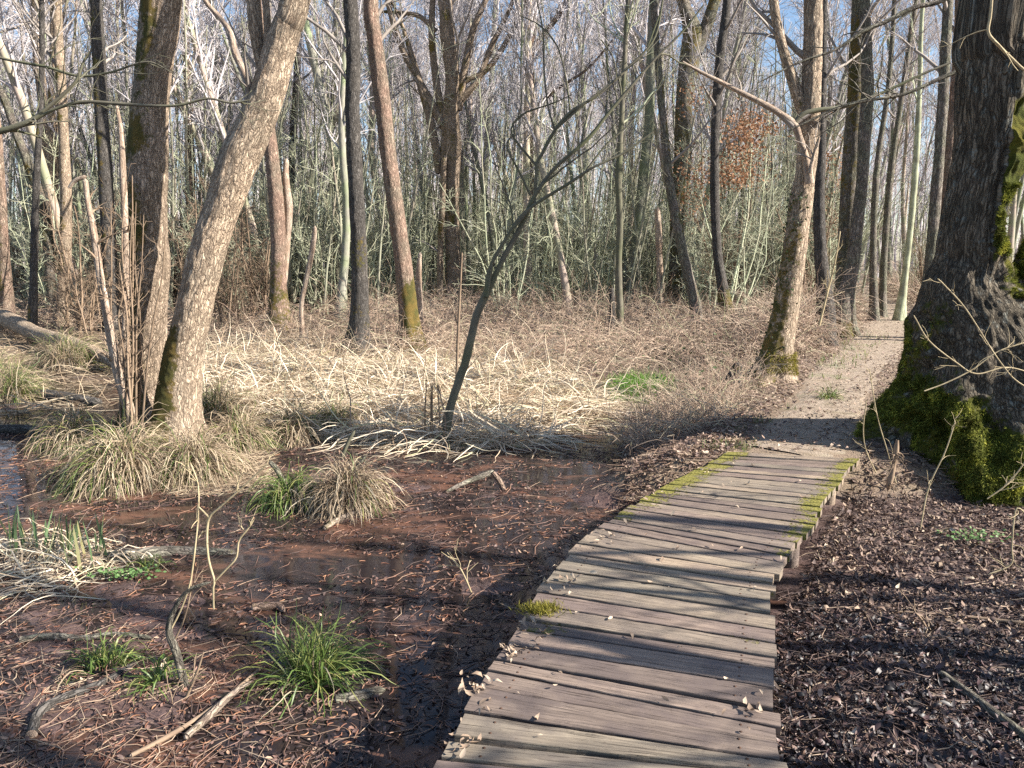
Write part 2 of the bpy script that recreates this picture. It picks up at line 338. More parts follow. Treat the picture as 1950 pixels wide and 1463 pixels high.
# ------------------------------------------------------------------ geometry collector
class Geo:
    def __init__(s): s.v = []; s.q = []; s.t = []; s.b = []; s.m = []; s.n = 0
    def add(s, v, quads=None, tris=None, bco=None, moss=None):
        v = np.asarray(v, float).reshape(-1, 3); k = len(v)
        s.v.append(v)
        if quads is not None and len(quads): s.q.append(np.asarray(quads, np.int64).reshape(-1, 4) + s.n)
        if tris is not None and len(tris): s.t.append(np.asarray(tris, np.int64).reshape(-1, 3) + s.n)
        s.b.append(v if bco is None else np.asarray(bco, float).reshape(-1, 3))
        s.m.append(np.zeros(k) if moss is None else np.broadcast_to(np.asarray(moss, float).reshape(-1), (k,)))
        s.n += k
    def tubes(s, P, R, k=3, moss=None, cap=False):
        """P (N,M,3) centre lines, R (N,M) radii"""
        P = np.asarray(P, float); R = np.asarray(R, float)
        if P.ndim == 2: P = P[None]; R = R[None]
        Nn, Mm = P.shape[:2]
        if Nn == 0: return
        T = np.gradient(P, axis=1); T = nrm(T)
        av = nrm(P[:, -1] - P[:, 0])
        ref = np.where(np.abs(av[:, 2:3]) < 0.8, np.array([[0., 0, 1]]), np.array([[0., 1, 0]]))
        ref = np.broadcast_to(ref[:, None], T.shape)
        U = nrm(ref - T * (ref * T).sum(-1, keepdims=True)); V = np.cross(T, U)
        th = np.linspace(0, 2 * pi, k, endpoint=False)
        c, sn = np.cos(th), np.sin(th)
        v = P[:, :, None] + R[:, :, None, None] * (U[:, :, None] * c[None, None, :, None] + V[:, :, None] * sn[None, None, :, None])
        ln = np.concatenate([np.zeros((Nn, 1)), np.cumsum(np.linalg.norm(np.diff(P, axis=1), axis=-1), 1)], 1)
        off = (np.arange(Nn) * 7.31 % 50)[:, None]
        bco = np.stack([R[:, :, None] * c + 0 * off[:, :, None], R[:, :, None] * sn, np.broadcast_to((ln + off)[:, :, None], (Nn, Mm, k))], -1)
        i = np.arange(Nn)[:, None, None] * Mm * k + np.arange(Mm - 1)[None, :, None] * k
        j = np.arange(k)[None, None, :]; j2 = (j + 1) % k
        q = np.stack([i + j, i + j2, i + k + j2, i + k + j], -1)
        mo = None
        if moss is not None: mo = np.broadcast_to(np.asarray(moss, float).reshape(Nn if np.ndim(moss) > 0 else 1, -1)[:, :, None] if np.ndim(moss) > 0 else moss, (Nn, Mm, k))
        s.add(v, q, None, bco, None if mo is None else mo.reshape(-1))
    def ribbons(s, P, S, W):
        """P (N,M,3), S (N,M,3) side vectors, W (N,M) half widths"""
        Nn, Mm = P.shape[:2]
        v = np.stack([P - S * W[..., None], P + S * W[..., None]], 2)
        i = np.arange(Nn)[:, None] * Mm * 2 + np.arange(Mm - 1)[None] * 2
        s.add(v, np.stack([i, i + 1, i + 3, i + 2], -1))
    def mesh(s, name, org=(0, 0, 0), smooth=True):
        v = np.concatenate(s.v) - np.asarray(org)[None]
        q = np.concatenate(s.q) if s.q else np.zeros((0, 4), np.int64); t = np.concatenate(s.t) if s.t else np.zeros((0, 3), np.int64)
        me = bpy.data.meshes.new(name); me.vertices.add(len(v)); me.vertices.foreach_set('co', v.ravel())
        nl = q.size + t.size; me.loops.add(nl); me.loops.foreach_set('vertex_index', np.concatenate([q.ravel(), t.ravel()]).astype(np.int32))
        npol = len(q) + len(t); me.polygons.add(npol)
        ls = np.concatenate([np.arange(len(q)) * 4, q.size + np.arange(len(t)) * 3]).astype(np.int32)
        me.polygons.foreach_set('loop_start', ls)
        me.polygons.foreach_set('loop_total', np.concatenate([np.full(len(q), 4), np.full(len(t), 3)]).astype(np.int32))
        me.polygons.foreach_set('use_smooth', np.full(npol, smooth))
        a = me.attributes.new('bco', 'FLOAT_VECTOR', 'POINT'); a.data.foreach_set('vector', np.concatenate(s.b).ravel())
        a = me.attributes.new('moss', 'FLOAT', 'POINT'); a.data.foreach_set('value', np.concatenate(s.m))
        me.update(calc_edges=True)
        return me
    def build(s, name, m, parent=None, smooth=True, loc=None):
        org = parent['_w'] if parent is not None else (loc if loc is not None else (0, 0, 0))
        me = s.mesh(name, org, smooth); me.materials.append(M[m] if isinstance(m, str) else m)
        o = bpy.data.objects.new(name, me); COL.objects.link(o)
        if parent is not None: o.parent = parent; o['_w'] = tuple(parent['_w'])
        else: o.location = tuple(org); o['_w'] = tuple(float(x) for x in org)
        return o
def tag(o, label=None, cat=None, group=None, kind=None):
    if label: o['label'] = label
    if cat: o['category'] = cat
    if group: o['group'] = group
    if kind: o['kind'] = kind
    return o
def thing(name, label, cat, loc, group=None):
    o = bpy.data.objects.new(name, None); COL.objects.link(o); o.empty_display_size = 0.2
    o.location = tuple(float(x) for x in loc); o['_w'] = tuple(float(x) for x in loc)
    return tag(o, label, cat, group)
def copy_tree(o, parent=None):
    c = o.copy(); COL.objects.link(c)
    if parent is not None: c.parent = parent
    for ch in list(o.children): copy_tree(ch, c)
    return c

# ------------------------------------------------------------------ curve tools
def cr(pts, n):
    """Catmull-Rom resample of (K,D) control points to n points"""
    p = np.asarray(pts, float)
    if len(p) == 2: t = np.linspace(0, 1, n)[:, None]; return p[0] * (1 - t) + p[1] * t
    e = np.concatenate([[2 * p[0] - p[1]], p, [2 * p[-1] - p[-2]]])
    d = np.linalg.norm(np.diff(p[:, :3], axis=0), axis=1); cum = np.concatenate([[0], np.cumsum(d)]); s = np.linspace(0, cum[-1], n)
    i = np.clip(np.searchsorted(cum, s, 'right') - 1, 0, len(p) - 2); t = ((s - cum[i]) / np.maximum(d[i], 1e-9))[:, None]
    a, b, c, g = e[i], e[i + 1], e[i + 2], e[i + 3]
    return 0.5 * (2 * b + (c - a) * t + (2 * a - 5 * b + 4 * c - g) * t ** 2 + (3 * b - a - 3 * c + g) * t ** 3)
def spawn(P, R, nper, t0, t1, length, ang, up, Mo, rng, rs=0.6, rtip=0.003, jit=0.18, lmode=0.5, rmin=0.003, bend=0.0, keep=1.0, rmax=0.045):
    """side branches of a batch of curves"""
    Nn, Mm = P.shape[:2]
    idx = np.repeat(np.arange(Nn), nper)
    if keep < 1: idx = idx[rng.random(len(idx)) < keep]
    n = len(idx); t = rng.uniform(t0, t1, n)
    x = t * (Mm - 1); i = np.minimum(x.astype(int), Mm - 2); f = (x - i)[:, None]
    pos = P[idx, i] * (1 - f) + P[idx, i + 1] * f; tg = nrm(P[idx, i + 1] - P[idx, i])
    rr = R[idx, i] * (1 - f[:, 0]) + R[idx, i + 1] * f[:, 0]
    rnd = rng.normal(size=(n, 3)); perp = nrm(rnd - tg * (rnd * tg).sum(-1, keepdims=True))
    a = np.radians(rng.uniform(ang[0], ang[1], n))[:, None]
    d = nrm(tg * np.cos(a) + perp * np.sin(a) + np.array([0, 0, up]))
    if isinstance(length, tuple): Ln = rng.uniform(length[0], length[1], n)
    else: Ln = length
    Ln = Ln * (1 - lmode * (t - t0) / max(t1 - t0, 1e-6))
    Q = np.zeros((n, Mo, 3)); Q[:, 0] = pos; st = (Ln / (Mo - 1))[:, None]
    for k in range(1, Mo):
        d = nrm(d + rng.normal(size=(n, 3)) * jit + np.array([0, 0, bend]))
        Q[:, k] = Q[:, k - 1] + d * st
    r0 = np.clip(rr * rs, rmin, rmax)
    s = np.linspace(0, 1, Mo)[None]
    RR = np.maximum(r0[:, None] * (1 - s) + rtip * s, rtip * 0.6)
    return Q, RR

def px_curve(pts, Y, Yend=None):
    """[(px,py,width_px)] at depth plane(s) Y -> (K,4) with radius"""
    out = []; n = len(pts)
    for i, p in enumerate(pts):
        y = (Y if Yend is None else Y + (Yend - Y) * i / max(n - 1, 1)) if len(p) < 4 else p[3]
        q = AT(p[0], p[1], y); out.append([*q, p[2] * 0.5 / FPX * depth(q)])
    return np.array(out)

def trunk_geo(g, ctrl, k=48, ds=0.03, flare=0.5, lob=4, ridge=0.008, lump=0.02, seed=0, moss=None, stretch=0.25, freq=16, cap=False, fh=0.22):
    """high-detail trunk. ctrl rows x,y,z,r from base to top. moss(theta_dir(3), height, noise)->0..1"""
    ln = np.linalg.norm(np.diff(ctrl[:, :3], axis=0), axis=1).sum(); n = max(8, int(ln / ds))
    C = cr(ctrl, n); P = C[:, :3]; R = np.maximum(C[:, 3], 0.004)
    T = nrm(np.gradient(P, axis=0)); ref = np.array([0., 1, 0]) if abs(T[:, 2]).mean() > 0.5 else np.array([0., 0, 1])
    U = nrm(ref - T * (T @ ref)[:, None]); V = np.cross(T, U)
    th = np.linspace(0, 2 * pi, k, endpoint=False); c, s = np.cos(th)[None], np.sin(th)[None]
    v = np.concatenate([[0], np.cumsum(np.linalg.norm(np.diff(P, axis=0), axis=1))])[:, None]
    hh = np.maximum(v - 0.12, 0)
    rb = R[:, None] * (1 + flare * np.exp(-hh / fh) * (1 + 0.55 * np.sin(lob * th[None] + seed) + 0.3 * np.sin((lob + 3) * th[None] + 2 * seed)))
    co = np.stack([R[:, None] * c, R[:, None] * s, np.broadcast_to(v, (n, k))], -1)
    lump = np.minimum(lump, R * .16)[:, None]; ridge = np.minimum(ridge, R * .07)[:, None]
    lumpn = fbm(co * np.array([4, 4, 2.2]) + seed * 3.1, 3, seed) * lump
    rid = (1 - np.abs(fbm(co * np.array([freq, freq, freq * stretch]) + seed, 3, seed + 9)) * 2.2) * ridge
    D = nrm(U[:, None] * c[..., None] + V[:, None] * s[..., None])
    ms = np.zeros((n, k))
    if moss is not None:
        ms = np.clip(moss(D, P[:, 2][:, None] + 0 * c, fbm(co * 3.0 + 5, 3, seed + 3)), 0, 1.2)
    rb = rb + lumpn + rid * (1 - np.clip(ms, 0, 1)) + np.clip(ms, 0, 1) * (0.006 + 0.014 * np.abs(fbm(co * 14, 2, seed + 4)))
    if cap: rb[-1] *= 0.05; rb[-2] *= 0.9
    pts = P[:, None] + D * rb[..., None]
    i = np.arange(n - 1)[:, None] * k; j = np.arange(k)[None]; j2 = (j + 1) % k
    q = np.stack([i + j, i + j2, i + k + j2, i + k + j], -1)
    co[..., 2] += seed * 1.7
    g.add(pts, q, None, co, ms)
    return P, R, pts, D, ms

# ------------------------------------------------------------------ ground, water, path
def axis(lo, hi, a, b, fine, grow=1.16):
    mid = np.arange(a, b + 1e-6, fine); l = []; x = a; s = fine
    while x > lo: s *= grow; x -= s; l.append(x)
    r = []; x = b; s = fine
    while x < hi: s *= grow; x += s; r.append(x)
    return np.array(l[::-1] + list(mid) + r)
xs = axis(-300, 300, -6.5, 6.0, 0.04); ys = axis(-60, 400, 1.2, 12.5, 0.04)
X, Yg = np.meshgrid(xs, ys); Z = H(X, Yg)
g = Geo(); nx, ny = len(xs), len(ys)
i = (np.arange(ny - 1)[:, None] * nx + np.arange(nx - 1)[None])
g.add(np.stack([X, Yg, Z], -1), np.stack([i, i + 1, i + nx + 1, i + nx], -1))
gr = g.build('ground', 'ground')
bankv = np.clip(np.maximum(sst(-0.30, -0.20, Z), sst(12, 14, Yg)), 0, 1)
a = gr.data.attributes.new('bank', 'FLOAT', 'POINT'); a.data.foreach_set('value', bankv.ravel())
tag(gr, kind='structure')
g = Geo(); g.add([(-60, -12, WATER), (60, -12, WATER), (60, 17, WATER), (-60, 17, WATER)], [[0, 1, 2, 3]])
tag(g.build('water', 'water'), kind='structure')

pc = cr(np.array([(2.32, 6.28, .46)] + PATH_C[2:]), 260)
g = Geo(); tt = nrm(np.gradient(pc[:, :2], axis=0)); side = np.stack([tt[:, 1], -tt[:, 0]], -1)
rows = []
for u in np.linspace(-1, 1, 13):
    e = 0.16 * n2(pc[:, 0] + u, pc[:, 1], 2.5, 31) * abs(u)
    p = pc[:, :2] + side * ((pc[:, 2] + e) * u)[:, None]
    z = H(p[:, 0], p[:, 1]) + 0.012 - 0.03 * abs(u) ** 6 + 0.006 * n2(p[:, 0], p[:, 1], 8, 33)
    rows.append(np.stack([p[:, 0], p[:, 1], z], -1))
R_ = np.stack(rows, 1); i = np.arange(259)[:, None] * 13 + np.arange(12)[None]
g.add(R_, np.stack([i, i + 1, i + 14, i + 13], -1)); tag(g.build('path', 'path'), kind='structure')

# ------------------------------------------------------------------ boardwalk
pairs = [((780, 1560), (1510, 1640)), ((857, 1411), (1502, 1478)), ((897, 1332), (1486, 1435)), ((930, 1273), (1481, 1380)), ((978, 1211), (1476, 1286)),
         ((1018, 1134), (1472, 1207)), ((1057, 1084), (1471, 1144)), ((1093, 1044), (1472, 1101)), ((1145, 1000), (1492, 1066)),
         ((1215, 955), (1545, 1000)), ((1262, 925), (1565, 957)), ((1335, 890), (1598, 912)), ((1385, 860), (1632, 872))]
LR = np.array([np.concatenate([G(*a)[:2], G(*b)[:2]]) for a, b in pairs])
first = LR[0] + (LR[0] - LR[2]) * 1.0
LR = np.concatenate([[first], LR]); mid_ = (LR[:, :2] + LR[:, 2:]) / 2
cum = np.concatenate([[0], np.cumsum(np.linalg.norm(np.diff(mid_, axis=0), axis=1))])
def lr(s): return np.array([np.interp(s, cum, LR[:, k]) for k in range(4)])
bw = thing('boardwalk', 'curving grey plank boardwalk crossing the swamp', 'boardwalk', (lr(cum[-1] / 2)[0], lr(cum[-1] / 2)[1], 0))
rng = np.random.default_rng(11)
s = 0.0; nplank = 0
while s < cum[-1] - 0.05:
    wd = rng.choice([0.095, 0.11, 0.12, 0.135, 0.155]) * rng.uniform(0.96, 1.04)
    wd = min(wd, cum[-1] - s)
    gap = rng.uniform(0.013, 0.024)
    a0, a1 = lr(s), lr(s + wd)
    L0, R0, L1, R1 = a0[:2], a0[2:], a1[:2], a1[2:]
    ext = rng.uniform(-0.014, 0.014, 2)
    if s > cum[-1] * 0.45: ext[1] += rng.uniform(0, 0.02)
    ax0 = (R0 - L0) / np.linalg.norm(R0 - L0); ax1 = (R1 - L1) / np.linalg.norm(R1 - L1)
    L0 = L0 + ax0 * ext[0]; L1 = L1 + ax1 * ext[0]; R0 = R0 + ax0 * ext[1]; R1 = R1 + ax1 * ext[1]
    n, th_ = 56, 0.042
    prof = []
    for (u, zz) in [(0.0, -1), (0, -.5), (0, -.12), (.015, -.04), (.05, 0), (.2, 0), (.35, 0), (.5, 0), (.65, 0), (.8, 0), (.95, 0), (.985, -.04), (1, -.12), (1, -.5), (1, -1), (.5, -1)]:
        prof.append((u, zz))
    prof = np.array(prof); kk = len(prof); tl = np.linspace(0, 1, n)[:, None, None]
    gw = gap / wd / 2
    u = (gw + prof[:, 0] * (1 - 2 * gw))[None, :, None]
    A = L0 * (1 - tl) + R0 * tl; B = L1 * (1 - tl) + R1 * tl
    xy = A * (1 - u) + B * u
    zt = rng.uniform(-0.005, 0.005); tilt = rng.uniform(-0.006, 0.006)
    z = zt + tilt * (tl[..., 0] - .5) + prof[:, 1][None] * th_ + np.zeros((n, 1))
    cup = -0.003 * (1 - (2 * prof[:, 0] - 1) ** 2)[None] * (prof[:, 1] > -.2)[None]
    z = z + cup
    nzv = fbm(np.stack([xy[..., 0] * 9, xy[..., 1] * 9, z * 30 + nplank], -1), 3, nplank)
    edge = (np.abs(prof[:, 0] - .5) > .42)[None]
    z = z + nzv * 0.0016 + np.where(edge & (prof[:, 1] > -.2)[None], -0.004 * np.clip(nzv * 2, 0, 1), 0)
    xy = xy + (ax0[::-1] * np.array([-1, 1]))[None, None] * (np.where(edge, nzv * 0.005, 0))[..., None]
    endr = np.minimum(np.arange(n), n - 1 - np.arange(n))
    co = np.stack([tl[..., 0] * np.linalg.norm(R0 - L0) + np.zeros((1, kk)), u[..., 0] * wd + np.zeros((n, 1)), z], -1)
    pts = np.concatenate([xy, z[..., None]], -1)
    ppx, ppy = proj(pts)
    # moss: left edge at the far end, ends, a few patches
    tfl = tl[..., 0] + np.zeros((1, kk)); far = np.clip((s / cum[-1] - 0.45) / 0.35, 0, 1)
    mvar, mvar2 = rng.uniform(.65, 1.25, 2)
    mo = 1.25 * mvar * far * np.clip(0.9 - tfl * 3.0, 0, 1) + 1.1 * mvar2 * far * np.clip((tfl - 0.76) * 4, 0, 1) + 0.30 * np.clip((tfl - .75) * 3, 0, 1) * (rng.random() < .5) + 0.25 * np.clip(0.3 - tfl, 0, 1)
    mo = mo + 0.55 * np.exp(-(((ppx - 1040) / 70) ** 2 + ((ppy - 1200) / 16) ** 2)) + 0.5 * np.exp(-(((ppx - 1425) / 50) ** 2 + ((ppy - 1220) / 14) ** 2))
    mo = mo + 0.15 * (prof[:, 1] < -.1)[None]
    g = Geo(); i = np.arange(n - 1)[:, None] * kk; j = np.arange(kk)[None]; j2 = (j + 1) % kk
    q = np.stack([i + j, i + j2, i + kk + j2, i + kk + j], -1)
    g.add(pts, q, None, co, mo)
    for e in (0, n - 1):
        cpt = pts[e].mean(0); f = [[kk, a_, (a_ + 1) % kk] if e else [kk, (a_ + 1) % kk, a_] for a_ in range(kk)]
        cc = np.concatenate([co[e], co[e].mean(0)[None]]); g.add(np.concatenate([pts[e], cpt[None]]), None, f, cc, 0.1)
    po = g.build('plank', 'wood', bw, smooth=False)
    for tn in (.105 + rng.normal() * .006, .885 + rng.normal() * .006):
        for un in (.28, .72):
            A_ = L0 * (1 - tn) + R0 * tn; B_ = L1 * (1 - tn) + R1 * tn; c_ = A_ * (1 - un) + B_ * un
            zc = zt + tilt * (tn - .5) - .001; gn = Geo(); an = np.linspace(0, 2 * pi, 9)[:-1]
            rim = np.stack([c_[0] + .0055 * np.cos(an), c_[1] + .0055 * np.sin(an), np.full(8, zc)], -1)
            gn.add(np.concatenate([rim, rim * 1 + [0, 0, -.006], [[c_[0], c_[1], zc + .001]]]), [[i_, (i_ + 1) % 8, 8 + (i_ + 1) % 8, 8 + i_] for i_ in range(8)], [[16, (i_ + 1) % 8, i_] for i_ in range(8)])
            gn.build('nail', 'rust', po)
    s += wd; nplank += 1
for fr in (0.12, 0.88):
    c_ = np.array([lr(x)[:2] * (1 - fr) + lr(x)[2:] * fr for x in np.linspace(0.02, cum[-1] - 0.05, 40)])
    t_ = nrm(np.gradient(c_, axis=0)); sd_ = np.stack([t_[:, 1], -t_[:, 0]], -1) * 0.04
    ring = [np.concatenate([c_ + sd_ * a_, np.full((40, 1), zz)], 1) for a_, zz in ((-1, -.052), (1, -.052), (1, -.17), (-1, -.17))]
    Rg = np.stack(ring, 1); i = np.arange(39)[:, None] * 4; j = np.arange(4)[None]; g = Geo()
    g.add(Rg, np.stack([i + j, i + (j + 1) % 4, i + 4 + (j + 1) % 4, i + 4 + j], -1)); g.build('beam', 'wood', bw, smooth=False)
for sfr in (0.2, 0.45, 0.7, 0.93):
    for fr in (0.12, 0.88):
        p = lr(cum[-1] * sfr); c_ = p[:2] * (1 - fr) + p[2:] * fr
        g = Geo(); g.tubes(np.array([[c_[0], c_[1], -0.6], [c_[0], c_[1], -0.4], [c_[0], c_[1], -0.172]]), np.full(3, .05), 10); g.build('post', 'wood', bw)

# ------------------------------------------------------------------ leaves and litter
def leaves(g, pos, size, rng, tiltmax=0.7, aspect=0.5, curl=0.35):
    n = len(pos); size = np.broadcast_to(size, (n,))
    a = rng.uniform(0, 2 * pi, n); nz = nrm(np.stack([rng.normal(size=n) * tiltmax, rng.normal(size=n) * tiltmax, np.ones(n)], -1))
    d = np.stack([np.cos(a), np.sin(a), np.zeros(n)], -1); d = nrm(d - nz * (d * nz).sum(-1, keepdims=True)); e = np.cross(nz, d)
    cl = rng.uniform(-curl, curl, n); fold = rng.uniform(-.2, .5, n); asp = aspect * rng.uniform(.7, 1.3, n)
    loc = []
    for (u, s_) in ((-.5, 0), (-.22, -.85), (-.18, 0), (-.22, .85), (.18, -.75), (.18, 0), (.18, .75), (.5, 0)):
        zc = cl * (u * u * 4 - .3) * 0.5
        p = pos + size[:, None] * (d * u + e * (s_ * asp * .5)[:, None] + nz * (zc + fold * abs(s_) * .3)[:, None])
        loc.append(p)
    v = np.stack(loc, 1); b = np.arange(n)[:, None] * 8
    q = np.stack([b + np.array([1, 2, 5, 4])[None], b + np.array([2, 3, 6, 5])[None]], 1)
    t = np.stack([b + np.array(x)[None] for x in ((0, 2, 1), (0, 3, 2), (4, 5, 7), (5, 6, 7))], 1)
    g.add(v, q, t)
def scatter(poly, n, rng, ymin, ymax, z=-0.3, xpad=1.0, power=1.5):
    """random ground points whose picture position lies in poly; denser when nearer"""
    out = []; tot = 0
    while tot < n:
        m = n * 3; u = rng.random(m); y = ymin + (ymax - ymin) * u ** power
        x = rng.uniform(-0.75, 0.75, m) * (y + 1.5); zz = H(x, y)
        p = np.stack([x, y, zz], -1); a, b = proj(p); k = inpoly(a, b, poly); out.append(p[k]); tot += k.sum()
        if k.sum() < 5: break
    return np.concatenate(out)[:n]
def inpool(p):
    v = np.zeros(len(p))
    for cx_, cy_, rx_, ry_, _ in POOLS: v = np.maximum(v, np.exp(-((p[:, 0] - cx_) / rx_) ** 2 - ((p[:, 1] - cy_) / ry_) ** 2))
    return v + .25 * n2(p[:, 0], p[:, 1], 3, 44) > .5
def offwalk(p, pad=0.0):
    """True where not on the boardwalk"""
    k = np.ones(len(p), bool); cx = np.interp(p[:, 1], mid_[:, 1], mid_[:, 0])
    poly = list(map(tuple, LR[:, :2])) + list(map(tuple, LR[::-1, 2:]))
    return ~inpoly(p[:, 0], p[:, 1], poly)
ER = [(1380, 1700), (1480, 1080), (1560, 960), (1600, 900), (1660, 850), (2200, 850), (2600, 1800)]
SW = [(-400, 800), (100, 790), (500, 830), (830, 850), (1150, 760), (1420, 760), (1400, 860), (1200, 965), (1060, 1085), (930, 1280), (830, 1480), (780, 1800), (-900, 1800)]
rng = np.random.default_rng(21)
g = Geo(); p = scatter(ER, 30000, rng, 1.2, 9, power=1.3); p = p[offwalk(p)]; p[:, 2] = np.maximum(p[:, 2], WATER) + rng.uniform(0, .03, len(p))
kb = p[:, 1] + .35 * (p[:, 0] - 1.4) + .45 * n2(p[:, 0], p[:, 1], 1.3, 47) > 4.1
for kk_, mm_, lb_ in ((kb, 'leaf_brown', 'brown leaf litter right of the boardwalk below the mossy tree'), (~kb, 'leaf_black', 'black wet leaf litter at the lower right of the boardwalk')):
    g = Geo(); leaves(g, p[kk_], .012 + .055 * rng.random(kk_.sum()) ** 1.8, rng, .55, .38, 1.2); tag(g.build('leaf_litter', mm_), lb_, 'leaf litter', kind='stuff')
g = Geo(); p = scatter(SW, 22000, rng, 1.3, 10, power=1.15); clump = n2(p[:, 0], p[:, 1], 1.3, 40); p = p[(clump > rng.uniform(-.8, .4, len(p))) & (~inpool(p) | (rng.random(len(p)) < .12))]
p[:, 2] = np.maximum(p[:, 2], WATER) + rng.uniform(.002, .014, len(p))
leaves(g, p, rng.uniform(.010, .036, len(p)), rng, .35, .5, .6)
tag(g.build('leaf_litter', 'leaf_mud'), 'wet reddish leaf litter in the mud left of the boardwalk', 'leaf litter', kind='stuff')
def catkins(n, poly, rng, ymax, matn, label, name='catkins', lo=.03, hi=.06, r=.0028, pw=1.2):
    p = scatter(poly, n, rng, 1.3, ymax, power=pw); p = p[offwalk(p)]; n = len(p); p[:, 2] = np.maximum(p[:, 2], WATER) + .005
    p = p[~inpool(p) | (rng.random(n) < .25)]; n = len(p)
    a = rng.uniform(0, 2 * pi, n); d = np.stack([np.cos(a), np.sin(a), rng.normal(size=n) * .12], -1); e = np.stack([-np.sin(a), np.cos(a), np.zeros(n)], -1)
    ln = rng.uniform(lo, hi, n)[:, None]; bw_ = rng.uniform(-.35, .35, n)[:, None]
    Q = np.stack([p + d * ln * t + e * ln * bw_ * (1 - (2 * t) ** 2) for t in (-.5, -.2, .15, .5)], 1)
    g = Geo(); g.tubes(Q, np.tile([r * .7, r, r, r * .5], (n, 1)) * rng.uniform(.7, 1.3, (n, 1)), 4)
    tag(g.build(name, matn), label, 'catkins' if name == 'catkins' else 'twigs', kind='stuff')
catkins(4200, SW, rng, 8.5, 'catkin', 'fallen red brown alder catkins strewn over the swamp mud')
catkins(4800, SW, rng, 9, 'leaf_mud', 'small dead twigs scattered on the swamp mud', 'twig_litter', .05, .3, .0022)
catkins(7000, ER, rng, 8, 'leaf_dark', 'small dead twigs on the ground right of the boardwalk', 'twig_litter', .05, .35, .0022)
BANK = [(1180, 985), (1190, 920), (1180, 850), (1210, 780), (1300, 720), (1380, 700), (1440, 600), (1700, 560), (1900, 560), (1760, 800), (1640, 860), (1400, 865), (1300, 915)]
g = Geo(); p = scatter(BANK, 26000, rng, 4.5, 24, power=1.5); d_ = dpath(p[:, 0], p[:, 1]); p = p[(d_ > .42) | (rng.random(len(p)) < .25)]
p[:, 2] += rng.uniform(0.005, .05, len(p)); leaves(g, p, rng.uniform(.02, .06, len(p)), rng, .5, .45, .9)
tag(g.build('leaf_litter', 'leaf_bank'), 'dry pale brown leaves on the bank beside the path', 'leaf litter', kind='stuff')
LLF = [(-300, 1130), (330, 1180), (560, 1330), (700, 1480), (700, 1750), (-700, 1750)]
catkins(700, LLF, rng, 4.2, 'straw_dark', 'pale dead stalks and straw tangled in the lower left mud', 'straw', .08, .5, .0019)
catkins(1500, [(330, 880), (500, 860), (520, 930), (340, 950)], rng, 9, 'sedge_dead', 'brown straw mat below the leaning trunk', 'straw', .1, .4, .0025)
# leaves lying on the planks
P_ = []
for (cx_, cy_, sx_, sy_, n_) in ((905, 1315, 16, 12, 26), (980, 1235, 20, 10, 22), (1010, 1195, 14, 12, 16), (1080, 1110, 18, 10, 16), (890, 1420, 16, 14, 14), (1150, 1020, 20, 8, 14), (1440, 1340, 22, 25, 12), (1240, 940, 20, 8, 10)):
    for _ in range(n_): P_.append((*G(cx_ + rng.normal() * sx_, cy_ + rng.normal() * sy_)[:2], .014))
for _ in range(70):
    sf = rng.uniform(.1, .99) ** 1.0 * cum[-1]; q_ = lr(sf); t_ = rng.beta(.7, 2.2) if rng.random() < .7 else rng.uniform(0, 1)
    c_ = q_[:2] * (1 - t_) + q_[2:] * t_; P_.append((c_[0], c_[1], .012))
g = Geo(); P_ = np.array(P_); leaves(g, P_, rng.uniform(.018, .052, len(P_)), rng, .35, .42, 1.0)
tag(g.build('leaf_litter', 'leaf_pale'), 'dry curled leaves lying on the boardwalk planks', 'leaf litter', kind='stuff')

# ------------------------------------------------------------------ blades: reeds, sedge tussocks, grass
def blades(g, root, az, lean, length, width, rng, droop=1.0, Mo=7, tipw=.15, kink=0.0, gz=None):
    n = len(root); d = np.stack([np.cos(az) * np.sin(lean), np.sin(az) * np.sin(lean), np.cos(lean)], -1)
    Q = np.zeros((n, Mo, 3)); Q[:, 0] = root; st = (length / (Mo - 1))[:, None]
    dr = droop * rng.uniform(.5, 1.4, n)[:, None]
    for k in range(1, Mo):
        d = nrm(d + np.array([0, 0, -1.]) * dr * (.12 + .10 * k) + rng.normal(size=(n, 3)) * (.05 + kink))
        Q[:, k] = Q[:, k - 1] + d * st
        if gz is not None: Q[:, k, 2] = np.maximum(Q[:, k, 2], gz + .01)
    T = nrm(np.gradient(Q, axis=1)); S = nrm(np.cross(T, np.array([0, 0, 1.]) + rng.normal(size=(n, 1, 3)) * .5))
    prof = np.interp(np.linspace(0, 1, Mo), [0, .3, .8, 1], [.8, 1, .6, tipw])
    g.ribbons(Q, S, width[:, None] * .5 * prof[None])
